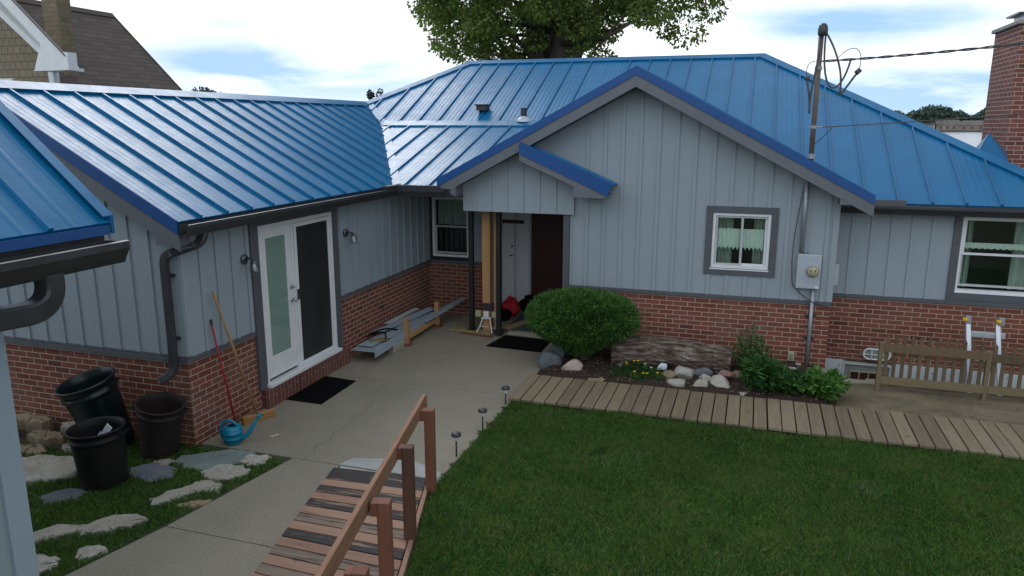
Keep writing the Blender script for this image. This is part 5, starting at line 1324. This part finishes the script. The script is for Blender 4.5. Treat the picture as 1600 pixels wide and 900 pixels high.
def cloth_blob(name, mat, c, r, label, cat, seed):
    rr = random.Random(seed); mb = MB(); n, m_ = 28, 14
    for i in range(m_+1):
        ph = math.pi*i/m_
        for k in range(n):
            th = 2*math.pi*k/n; f_ = 1+0.16*math.sin(3*th+seed)+0.13*math.sin(5*ph+2*th)+rr.uniform(-.07, .07)
            mb.v.append((c[0]+r[0]*f_*math.sin(ph)*math.cos(th), c[1]+r[1]*f_*math.sin(ph)*math.sin(th), max(0.014, c[2]+r[2]*f_*math.cos(ph))))
    for i in range(m_):
        for k in range(n):
            q = (k+1) % n; mb.f.append((i*n+k, (i+1)*n+k, (i+1)*n+q, i*n+q))
    o = mb.build(name, mat, loc=(c[0], c[1], 0), smooth=True); return tag(o, label, cat)
cloth_blob('tool_bag', 'red_cloth', (-4.02, 12.45, .15), (.15, .20, .17), 'bright red bag on the porch floor', 'bag', 3)
cloth_blob('boot', 'black_rubber', (-4.02, 12.12, .08), (.10, .13, .10), 'black boot in front of the red bag', 'boot', 5)
cloth_blob('duffel', 'black_rubber', (-3.80, 12.85, .13), (.18, .14, .15), 'black bag slumped behind the red bag', 'bag', 8)

# ------------------------------------------------------------------ planting bed
bush = thing('clipped_bush', 'large clipped dark green evergreen bush beside the porch', 'bush', (-2.18, 10.15, 0))
rng = np.random.default_rng(21)
C_ = (-2.21, 10.10, 0.66)
P1, d1_ = lumpy(rng, 62000, C_, (.615, .52, .41), 0.72, 90, 0.42)
k = (P1[:, 2] > 0.16)
P1, d1_ = P1[k], d1_[k]; P1[:, 2] = np.where(P1[:, 2] > 0.90, 0.90+(P1[:, 2]-0.90)*0.55, P1[:, 2])
st_ = rng.uniform(size=len(P1)) < 0.03
P1[st_] += d1_[st_]*rng.uniform(0, .07, st_.sum())[:, None]
# narrower towards the base
f_ = np.clip((P1[:, 2]+0.05)/0.60, 0.5, 1); P1[:, 0] = C_[0]+(P1[:, 0]-C_[0])*f_; P1[:, 1] = C_[1]+(P1[:, 1]-C_[1])*f_
V_, F_ = leaves(rng, P1, 0.040, 0.34, 0, d1_+np.array([0, 0, .35]))
fo = np_mesh('foliage', V_, F_, np.clip(rng.normal(.5, .3, len(F_))+0.25*np.sin(P1[:, 0]*17)*np.sin(P1[:, 1]*13+P1[:, 2]*19), 0, 1.2), 'yew', bush)
mb = MB()
for i in range(16):
    a = i*2.4; r_ = .28+.25*((i*7) % 5)/5
    mb.tube([(-2.2+.04*math.cos(a), 10.12+.04*math.sin(a), 0), (-2.2+r_*.5*math.cos(a), 10.12+r_*.4*math.sin(a), .35), (-2.2+r_*1.1*math.cos(a), 10.12+r_*.9*math.sin(a), .85)], [.02, .014, .006], 6)
mb.build('stem', 'bark', bush)
# inner dark twigs mass so that light cannot pass straight through
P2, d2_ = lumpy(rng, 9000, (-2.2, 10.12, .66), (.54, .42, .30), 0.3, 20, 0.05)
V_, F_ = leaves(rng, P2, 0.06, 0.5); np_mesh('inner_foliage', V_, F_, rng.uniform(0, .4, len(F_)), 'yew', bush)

# the log
lg = thing('log', 'thick fallen log with furrowed silvery bark against the brick wall', 'log', (-0.95, 10.38, 0.3))
mb = MB(); n = 150; m_ = 150; rr = random.Random(3)
def furrow(x): return abs(math.sin(x))**0.6
p0, p1 = Vector((-1.76, 10.24, .225)), Vector((-0.15, 10.20, .225))
ph = [rr.uniform(0, 6) for _ in range(8)]
for i in range(m_+1):
    t_ = i/m_; c_ = p0.lerp(p1, t_)+Vector((0, 0, .02*math.sin(t_*5)))
    for k in range(n):
        th = 2*math.pi*k/n
        r_ = .205+.012*math.sin(2*th+1)+.008*math.sin(5*th+t_*6+ph[0])+.015*furrow(8*th+math.sin(t_*9+ph[1])*1.2+.6*math.sin(t_*31+3*th))+.012*furrow(15*th+math.sin(t_*14+ph[2])*1.8+.5*math.sin(t_*55))-.012+rr.uniform(-.005, .005)
        kn = math.exp(-((t_-.80)/.08)**2-((th-math.pi*1.35+0.2)/.45)**2); r_ += .05*kn
        kk = math.exp(-((t_-.86)/.05)**2-((th-math.pi*1.2)/.28)**2); r_ -= .06*kk
        r_ += .02*math.sin(t_*7+ph[3])*math.sin(th)
        mb.v.append((c_.x, c_.y+r_*math.cos(th), c_.z+r_*math.sin(th)))
for i in range(m_):
    for k in range(n):
        q = (k+1) % n; mb.f.append((i*n+k, i*n+q, (i+1)*n+q, (i+1)*n+k))
mb.f.append(tuple(range(n))); mb.f.append(tuple(m_*n+k for k in reversed(range(n))))
mb.build('bark', 'log_bark', lg, smooth=False)

def boulder(mat, c, r, label, seed, rotz=0.0, group='rocks edging the planting bed', name='rock', flat=1.0):
    rr = random.Random(seed); import bmesh
    bm = bmesh.new(); bmesh.ops.create_icosphere(bm, subdivisions=3, radius=1)
    planes = []
    for i in range(9):
        v = Vector((rr.gauss(0, 1), rr.gauss(0, 1), rr.gauss(0, 1)*.8)).normalized(); planes.append((v, rr.uniform(.52, .80)))
    for v in bm.verts:
        for (nn, dd__) in planes:
            e = v.co.dot(nn)-dd__
            if e > 0: v.co -= nn*e*0.92
        v.co += Vector((rr.gauss(0, 1), rr.gauss(0, 1), rr.gauss(0, 1)))*0.012
    bmesh.ops.scale(bm, vec=r, verts=bm.verts)
    bmesh.ops.rotate(bm, cent=(0, 0, 0), matrix=Matrix.Rotation(rotz, 3, 'Z'), verts=bm.verts)
    me = bpy.data.meshes.new(name); bm.to_mesh(me); bm.free()
    o = bpy.data.objects.new(name, me); COL.objects.link(o); me.materials.append(M[mat]); o.location = c
    return tag(o, label, 'rock', group)
boulder('stone_slate', (-2.58, 9.78, .10), (.17, .20, .17), 'grey-blue boulder at the patio edge under the bush', 1, .3)
boulder('stone_slate', (-2.56, 10.12, .13), (.12, .14, .15), 'grey stone standing behind the grey-blue boulder', 2, .8)
boulder('stone_tan', (-2.42, 10.28, .12), (.14, .08, .06), 'small brown stone under the left of the bush', 3)
boulder('stone_pink', (-2.22, 9.60, .10), (.155, .12, .13), 'pinkish white rock beside the boardwalk', 4, .2)
boulder('stone_tan', (-1.86, 9.42, .03), (.27, .10, .06), 'low flat tan rock along the boardwalk', 5, -.1)
boulder('stone_slate', (-1.62, 9.95, .09), (.075, .05, .035), 'small bluish stone on the mulch', 6)
boulder('stone_tan', (-0.92, 9.68, .09), (.14, .11, .08), 'brownish rock left of the white stones', 7, .4)
boulder('stone_pale', (-0.72, 9.74, .13), (.15, .12, .13), 'tallest white rock of the pile beside the log', 8, .6)
boulder('stone_slate', (-0.52, 9.96, .10), (.16, .09, .07), 'greenish grey rock behind the white pile', 9, -.2)
boulder('stone_pale', (-0.78, 9.46, .08), (.17, .08, .07), 'white rock at the front left of the pile', 10, .1)
boulder('stone_pale', (-0.50, 9.50, .08), (.12, .11, .085), 'white rock in the middle of the pile front', 11, .5)
boulder('stone_pale', (-0.26, 9.56, .10), (.17, .14, .11), 'broad white rock at the right of the pile', 12, -.5)
boulder('stone_red', (-0.20, 9.84, .14), (.15, .06, .055), 'reddish brick-like rock on top of the pile', 13, -.1)
boulder('stone_pale', (-0.45, 9.76, .09), (.10, .07, .06), 'small white stone between the larger ones', 14)
boulder('stone_tan', (-0.05, 10.0, .08), (.09, .12, .07), 'mossy stone between the pile and the shrub', 15)
boulder('stone_pale', (0.02, 9.42, .03), (.10, .07, .04), 'small pale stone behind the boardwalk gap', 16)
boulder('stone_pale', (0.74, 10.72, .10), (.05, .03, .025), 'white chip at the foot of the wall', 17, group='chips in the mulch')
boulder('stone_pale', (0.66, 10.52, .10), (.08, .04, .02), 'flat cream chip on the mulch near the conduit', 18, group='chips in the mulch')
mb = MB(); mb.prism([(-1.10, 9.88, .10), (-0.98, 9.90, .10), (-0.99, 9.97, .115), (-1.07, 9.98, .12)], (0.01, 0, .05)); tag(mb.build('paper_scrap', 'paper_white', loc=(-1.04, 9.92, .1)), 'crumpled light blue scrap on the mulch in front of the log', 'litter')
# pebbles and chips on dirt
rr = random.Random(9)
mb = MB()
for i in range(150):
    x = rr.uniform(1.0, 4.5); y = rr.uniform(9.35, 10.9) if rr.random() < .5 else rr.gauss(10.15, .12); s_ = rr.uniform(.004, .012)*(1.6 if rr.random() < .08 else 1)
    h0 = Vector((x, y, .006)); q = [h0+Vector((math.cos(a)*s_*rr.uniform(.6, 1.2), math.sin(a)*s_*rr.uniform(.6, 1.2), 0)) for a in (0, 1.2, 2.5, 3.8, 5.0)]
    mb.prism(q, (0, 0, s_*.6))
tag(mb.build('gravel', 'stone_tan'), 'pale chips scattered over the bare soil', 'gravel', kind='stuff')
mb = MB()
for i in range(900):
    x = rr.uniform(-2.6, 1.0); y = rr.uniform(9.35, 10.8); a = rr.uniform(0, 3.14); L_ = rr.uniform(.01, .035); z = .07+rr.uniform(0, .02)
    mb.bar((x, y, z), (x+L_*math.cos(a), y+L_*math.sin(a), z+rr.uniform(-.008, .012)), rr.uniform(.004, .012), .003)
tag(mb.build('mulch_chips', 'ramp_wood', loc=(0, 0, 0)), 'loose bark chips on the planting bed', 'mulch', kind='stuff')

# flowers
def flower_plant(x, y, col, label, seed, nf=1):
    rng = np.random.default_rng(seed); t = thing('flower', label, 'flower', (x, y, .07), 'small bedding flowers')
    n = 60; P = np.stack([x+rng.normal(0, .035, n), y+rng.normal(0, .035, n), .07+rng.uniform(0, .06, n)], 1)
    V_, F_ = leaves(rng, P, .04, .4, 0, np.array([[0, 0, 1.0]])*np.ones((n, 1))); np_mesh('leaves', V_, F_, rng.uniform(0, 1, n), 'peony_leaf', t)
    for j in range(nf):
        c_ = Vector((x+rng.normal(0, .02), y-.01+rng.normal(0, .015), .15+rng.uniform(-.02, .03))); mb = MB()
        for p in range(7):
            a = p*2*math.pi/7; d_ = Vector((math.cos(a), math.sin(a), .35)); s_ = Vector((-math.sin(a), math.cos(a), 0))
            mb.add([c_, c_+d_*.014+s_*.008, c_+d_*.024, c_+d_*.014-s_*.008], [(0, 1, 2, 3)])
        mb.tube([c_-Vector((0, 0, .003)), c_+Vector((0, 0, .006))], .007, 8); mb.tube([(x, y, .07), tuple(c_)], .002, 5)
        mb.build('bloom', col, t)
fl = [(-1.50, 9.86, 'flower_yellow', 'double'), (-1.47, 9.98, 'flower_yellow', 'upper'), (-1.36, 9.92, 'flower_yellow', 'middle'), (-1.28, 9.90, 'flower_white', 'white'), (-1.05, 9.62, 'flower_yellow', 'r'),
      (-1.22, 9.52, 'flower_yellow', 'f'), (-1.33, 9.48, 'flower_yellow', 'g'), (-1.58, 9.68, 'flower_pink', 'p'), (-1.16, 9.80, 'flower_white', 'w')]
fl_lab = ['largest yellow flower at the left of the bed', 'yellow flower behind the largest one', 'yellow flower just left of the tall white one', 'white flower in the back row of the bed', 'small yellow flower nearest the rock pile', 'yellow pair at the front of the flower patch', 'yellow flower nearest the boardwalk', 'pinkish flower at the left front of the patch', 'pale flower in the middle of the patch']
for i, (x, y, c_, _) in enumerate(fl): flower_plant(x, y, c_, fl_lab[i], 60+i, 2 if i in (0, 5) else 1)
rng = np.random.default_rng(77); n = 1500
P = np.stack([rng.normal(-1.28, .22, n), rng.normal(9.66, .14, n), .07+rng.uniform(0, .05, n)], 1)
V_, F_ = leaves(rng, P, .035, .35, 0, np.array([[0, 0, .9]])*np.ones((n, 1)))
tag(np_mesh('ground_cover', V_, F_, rng.uniform(0, .5, n), 'peony_leaf'), 'low dark leaves around the bedding flowers', 'ground cover', kind='stuff')

def plant(name, label, x, y, r, h, nst, mat, leafsize, aspect, seed, cat='plant', nleaf=14, group=None, droop=.3, z0=.05):
    rng = np.random.default_rng(seed); t = thing(name, label, cat, (x, y, 0), group)
    mb = MB(); PP = []; DD = []
    for i in range(nst):
        a = rng.uniform(0, 2*np.pi); q = rng.uniform(.15, 1)**.6; hx = h*(1-.45*q*q)*rng.uniform(.8, 1.1)
        pts = [Vector((x+r*.25*q*math.cos(a), y+r*.25*q*math.sin(a), z0)), Vector((x+r*.65*q*math.cos(a), y+r*.65*q*math.sin(a), z0+hx*.6)), Vector((x+r*q*math.cos(a), y+r*q*math.sin(a), z0+hx))]
        mb.tube(pts, [.004, .003, .002], 5, False)
        for j in range(nleaf):
            tq = rng.uniform(.25, 1.0); p = pts[0]*(1-tq)**2+pts[1]*2*tq*(1-tq)+pts[2]*tq*tq
            b_ = rng.uniform(0, 2*np.pi); PP.append(p); DD.append((math.cos(b_)+.5*math.cos(a), math.sin(b_)+.5*math.sin(a), .45-droop*rng.uniform(0, 1)))
    PP = np.array([tuple(p) for p in PP]); DD = np.array(DD)
    V_, F_ = leaves(rng, PP, leafsize, aspect, 1.6, DD, 0.1); np_mesh('leaves', V_, F_, rng.uniform(0, 1, len(F_)), mat, t)
    mb.build('stems', mat, t); return t
plant('shrub', 'loose shrub with yellow-tipped leaves at the end of the log', 0.10, 10.25, .27, .62, 60, 'shrub_leaf', .045, .6, 31, 'shrub', 22)
plant('shrub_sprig', 'single tall sprig rising above the shrub against the brick', 0.08, 10.45, .09, .95, 5, 'shrub_leaf', .05, .3, 32, 'sprig', 12)
plant('peony', 'dense dark green peony beside the rock pile', 0.26, 9.60, .30, .42, 110, 'peony_leaf', .12, .22, 33, 'plant', 15, 'leafy plants behind the boardwalk')
plant('peony', 'dark green leafy plant between the peony and the bright one', 0.62, 9.62, .24, .28, 70, 'peony_leaf', .12, .28, 34, 'plant', 13, 'leafy plants behind the boardwalk')
plant('hosta', 'bright green broad-leaved plant at the end of the bed', 0.98, 9.62, .30, .30, 75, 'hosta_leaf', .12, .42, 35, 'plant', 13, 'leafy plants behind the boardwalk')

# ------------------------------------------------------------------ picket fence
def fence_panel(x0, x1, y0, label, npick, zb=.10, zt=.63, endpost=True):
    t = thing('picket_fence', label, 'fence', ((x0+x1)/2, y0, 0), 'picket fence panels by the window well')
    mb = MB(); mb.box(x0, x1, y0-.02, y0+.018, zb, zb+.10); mb.build('rail', 'fence_rail', t, bevel=0.003)
    mb = MB(); mb.box(x0, x1, y0-.02, y0+.018, zt-.10, zt); mb.build('rail', 'fence_wood', t, bevel=0.003)
    for i in range(npick):
        x = x0+.05+(x1-x0-.1)*i/(npick-1); mb = MB(); w_ = .021
        mb.prism([(x-w_, y0+.019, zb+.01), (x+w_, y0+.019, zb+.01), (x+w_, y0+.019, zt+.05), (x+w_*.9, y0+.019, zt+.07), (x+w_*1.1, y0+.019, zt+.085), (x, y0+.019, zt+.125), (x-w_*1.1, y0+.019, zt+.085), (x-w_*.9, y0+.019, zt+.07), (x-w_, y0+.019, zt+.05)], (0, .016, 0)); mb.build('picket', 'fence_wood', t)
    mb = MB(); mb.box(x0-.05, x0+.0, y0-.035, y0+.03, -.05, zt+.03); mb.build('post', 'fence_rail', t, bevel=0.004)
fence_panel(1.70, 2.86, 10.20, 'weathered picket fence panel in front of the basement window', 12)
fence_panel(2.915, 4.2, 10.24, 'weathered picket fence panel running off the right edge', 13, .09, .60)

# ladder
LX = -0.07
ld = thing('ladder', 'white and silver aluminium ladder end with yellow caps standing behind the fence', 'ladder', (3.0, 10.95, 0))
mb = MB()
for x0, x1 in ((2.78, 2.94), (3.12, 3.28)):
    mb = MB(); mb.bar((x0, 10.90, .86), (x0+.06, 10.62, -.05), .035, .055, (1, 0, 0)); mb.bar((x0+.03, 10.95, .60), (x0+.10, 11.10, -.1), .03, .05, (1, 0, 0)); mb.build('rail', 'aluminium', ld, bevel=0.004)
mb = MB(); mb.bar((2.76, 10.88, .68), (3.22, 10.88, .68), .04, .075); mb.build('rung', 'aluminium', ld, bevel=0.006)
mb = MB(); mb.bar((2.86, 10.75, .38), (3.22, 10.75, .38), .04, .05); mb.build('rung', 'aluminium', ld, bevel=0.004)
for x in (2.71, 3.09):
    mb = MB(); mb.tube([(x, 10.86, .87), (x+.055, 10.86, .87)], .03, 14); mb.build('end_cap', 'yellow_plastic', ld)
    mb = MB(); mb.box(x+.03, x+.10, 10.85, 10.93, .82, .92); mb.build('bracket', 'grey_metal', ld, bevel=0.006)

# ------------------------------------------------------------------ overhead cables
mb = MB(); a = Vector((0.70, 10.55, 4.14)); b_ = Vector((9.2, 6.2, 5.35)); ptsA = []; ptsB = []
for i in range(261):
    t_ = i/260; c_ = a.lerp(b_, t_)-Vector((0, 0, .30*4*t_*(1-t_))); th = t_*2*math.pi*22
    off_ = Vector((0.3*math.cos(th), .2*math.cos(th), math.sin(th)))*.009; ptsA.append(c_+off_); ptsB.append(c_-off_)
mb.tube(ptsA, .0085, 5); mb.tube(ptsB, .0085, 5)
tag(mb.build('service_cable', 'cable', loc=tuple(a), smooth=True), 'thick twisted cable running from the mast head up to the right', 'cable', 'overhead cables')
mb = MB(); mb.tube(sag((0.78, 10.55, 3.33), (9.4, 7.4, 4.35), .12, 30), .007, 6)
tag(mb.build('phone_wire', 'cable', loc=(0.78, 10.55, 3.33), smooth=True), 'thin lower wire crossing the sky to the chimney', 'cable', 'overhead cables')

# ------------------------------------------------------------------ trees
def crown_leaves(rng, clumps, radii, per, size, aspect=.75):
    Ps = []; ds = []; rs = []
    for c_, r_ in zip(clumps, radii):
        n = int(per*(r_/np.mean(radii))**2); d = rng.normal(size=(n, 3)); d /= np.linalg.norm(d, axis=1)[:, None]
        t_ = rng.uniform(.25, 1, n)**.5; P = c_+d*(t_*r_)[:, None]*np.array([1, 1, .75]); Ps.append(P); ds.append(d); rs.append(np.clip(rng.normal(rng.uniform(.3, .7), .22, n), 0, 1))
    P = np.concatenate(Ps); d = np.concatenate(ds)
    V_, F_ = leaves(rng, P, size, aspect, .5, d, .5); return V_, F_, np.concatenate(rs)
bt = thing('tree', 'large leafy maple rising behind the main roof ridge', 'tree', (-6.6, 26, 0))
rng = np.random.default_rng(8)
cl_, rd_ = [], []
cc_ = np.array([-6.6, 26.0, 9.6])
while len(cl_) < 330:
    d = rng.normal(size=3); d /= np.linalg.norm(d); t_ = rng.uniform(.30, 1)**.5
    p = cc_+d*t_*np.array([6.1, 4.6, 5.0])
    if p[2] < 5.35+0.045*(p[0]+6.9)**2 and rng.uniform() < .9: continue
    if d[0] > .3 and p[2] < 8.5 and rng.uniform() < .28: continue
    cl_.append(p); rd_.append(rng.uniform(.38, .85))
V_, F_, r_ = crown_leaves(rng, cl_, rd_, 330, .125)
np_mesh('crown', V_, F_, r_, 'tree_leaf', bt)
mb = MB(); mb.tube([(-6.9, 26, -.1), (-6.85, 26, 3.0), (-6.75, 26, 4.6), (-6.6, 26.1, 7), (-6.5, 26, 10)], [.55, .42, .38, .28, .12], 14)
mb.tube([(-6.9, 26, 3.4), (-7.3, 25.9, 5.0), (-7.7, 25.8, 7.4), (-8.3, 26, 9.8)], [.34, .28, .2, .08], 12)
mb.tube([(-6.8, 26, 4.0), (-6.1, 26.1, 5.6), (-5.2, 26, 8.0)], [.26, .2, .08], 10)
mb.build('trunk', 'bark', bt, smooth=True)
mb = MB(); rr = random.Random(2)
for i in range(0, 330, 5):
    c_ = Vector(cl_[i]); b0 = Vector((-6.8+rr.uniform(-.6, .6), 26, min(c_.z-.6, rr.uniform(4.6, 8.5)))); md = b0.lerp(c_, .5)+Vector((rr.uniform(-.3, .3), 0, -.25))
    mb.tube([b0, md, c_], [.10, .055, .02], 6)
mb.build('limbs', 'bark', bt, smooth=True)

def small_tree(name, label, x, y, h, r, mat, seed, conifer=False, group=None, z0=0.0, n=26, per=120, leaf=.35, trunkh=.25):
    rng = np.random.default_rng(seed); t = thing(name, label, 'tree', (x, y, z0), group); cs, rs = [], []
    for i in range(n):
        q = rng.uniform(0.0, 1.0)
        if conifer: rad = r*(1-q)*rng.uniform(.4, 1); zz2 = h*(.15+.83*q); rc = r*(.16+.26*(1-q))
        else:
            a2 = math.sqrt(max(0, 1-(2*q-1)**2)); rad = r*a2*rng.uniform(.2, .8); zz2 = h*(trunkh+(1-trunkh)*.92*q); rc = r*rng.uniform(.22, .42)
        a = rng.uniform(0, 6.283); cs.append(np.array([x+rad*math.cos(a), y+rad*math.sin(a), z0+zz2])); rs.append(rc)
    V_, F_, r_ = crown_leaves(rng, cs, rs, per, leaf); np_mesh('crown', V_, F_, r_, mat, t)
    mb = MB(); mb.tube([(x, y, z0-.2), (x, y, z0+h*.8)], [h*.03, h*.008], 8); mb.build('trunk', 'bark', t); return t
small_tree('tree', 'blue-green conifer top beyond the roof valley', -33.2, 62, 6.25, 1.4, 'conifer_leaf', 51, True, 'distant treetops above the left roof', n=36, per=120, leaf=.22)
small_tree('tree', 'second conifer top beyond the roof valley', -32.3, 62, 6.4, 1.4, 'conifer_leaf', 52, True, 'distant treetops above the left roof', n=36, per=120, leaf=.22)
small_tree('tree', 'yellow-green round treetop right of the distant conifers', -31.2, 62, 6.0, 1.9, 'tree_leaf', 53, False, 'distant treetops above the left roof', n=36, per=160, leaf=.22)
small_tree('tree', 'small treetop showing above the left ridge beside the brown roof', -57.5, 70, 7.5, 2.2, 'conifer_leaf', 54, False, 'distant treetops above the left roof', n=36, per=120, leaf=.25)
# far shore
def far_protos():
    out_ = []
    for i, (cn, h_, r_) in enumerate(((False, 15, 8.5), (False, 11, 8), (True, 18, 6), (False, 19, 10))):
        out_.append(small_tree('shore_tree', '', 130+i*14, 712, h_, r_, 'far_leaf', 80+i, cn, 'trees along the far shore', z0=-1.3, n=34, per=90, leaf=2.0, trunkh=.12))
    return out_
pr = far_protos(); rr = random.Random(6)
spots = [(104, 712, 1), (110, 716, 0), (117, 712, 1), (124, 716, 0), (133, 710, 3), (141, 715, 3), (148, 712, 2), (155, 716, 0), (162, 714, 1), (169, 722, 1), (175, 718, 0), (181, 714, 3), (189, 716, 3), (197, 712, 0), (206, 716, 2), (214, 713, 3), (96, 714, 0), (88, 716, 3), (224, 712, 0), (236, 716, 3)]
labs = ['low round tree on the far shore just right of the roof hip', 'second tree on the far shore right of the roof hip', 'short tree on the far shore before the tall clump', 'medium tree at the left of the tall far clump', 'tallest broad tree of the far shore clump', 'tree beside the tallest broad one on the far shore', 'pointed conifer in the middle of the far shore', 'tree right of the far shore conifer', 'low tree above the far brown house', 'lowest tree in the dip of the far treeline', 'tree rising left of the chimney on the far shore', 'tall tree on the far shore beside the chimney', 'tall tree partly behind the chimney', 'tree behind the chimney on the far shore', 'conifer behind the chimney on the far shore', 'tree right of the chimney on the far shore', 'far shore tree hidden behind the hip', 'far shore tree behind the roof hip', 'far shore tree at the right edge', 'outermost far shore tree at the right edge']
used = set()
for (x, y, k), lb in zip(spots, labs):
    if k not in used: used.add(k); pr[k].location = (x, y, -1.3); pr[k]['label'] = lb
    else: copy_tree(pr[k], (x, y, -1.3), lb, rr.uniform(0, 6))
def shore_house(x, y, wd, h, mat, label):
    t = thing('shore_house', label, 'house', (x, y, -1.2), 'houses along the far shore')
    mb = MB(); mb.box(x-wd/2, x+wd/2, y, y+8, -1.3, -1.2+h*.55); mb.build('wall', mat, t)
    mb = MB(); mb.prism([(x-wd/2-.6, y-.6, -1.2+h*.55), (x-wd/2-.6, y+8.6, -1.2+h*.55), (x-wd/2-.6, y+4, -1.2+h)], (wd+1.2, 0, 0)); mb.build('roof', 'lake_house_roof', t)
    for i in range(3):
        mb = MB(); xx = x-wd*.3+wd*.3*i; mb.box(xx-.8, xx+.8, y-.06, y, -1.2+h*.15, -1.2+h*.4); mb.build('window', 'gutter_grey', t)
shore_house(122, 702, 9, 6, 'lake_house_pale', 'small pale house at the left of the far shore')
shore_house(132, 703, 10, 7, 'lake_house_pale', 'grey house beside the pale one on the far shore')
shore_house(146, 702, 16, 8.5, 'lake_house_wall', 'long brown house in the middle of the far shore')
shore_house(164, 703, 20, 8, 'lake_house_wall', 'longest brown house on the far shore')
shore_house(184, 703, 16, 8, 'lake_house_wall', 'brown house next to the chimney on the far shore')
shore_house(206, 703, 16, 8, 'lake_house_pale', 'pale house behind the chimney on the far shore')

# a few dry leaves blown onto the concrete
rng = np.random.default_rng(90); n = 70
P = np.stack([rng.uniform(-5.3, -2.85, n), rng.uniform(6.2, 11.2, n), np.full(n, .006)], 1)
P[:35, 0] = -5.36+np.abs(rng.normal(0, .06, 35)); P[:35, 1] = rng.uniform(8.5, 12, 35)
V_, F_ = leaves(rng, P, .030, .6, 4.0, np.stack([np.cos(np.arange(n)), np.sin(np.arange(n)), np.full(n, .15)], 1), -.1)
V_[:, 2] = np.maximum(V_[:, 2]*.4, .004)
tag(np_mesh('leaf_litter', V_, F_, rng.uniform(0, 1, n), 'bark'), 'dry leaf crumbs scattered on the patio concrete', 'leaves', kind='stuff')
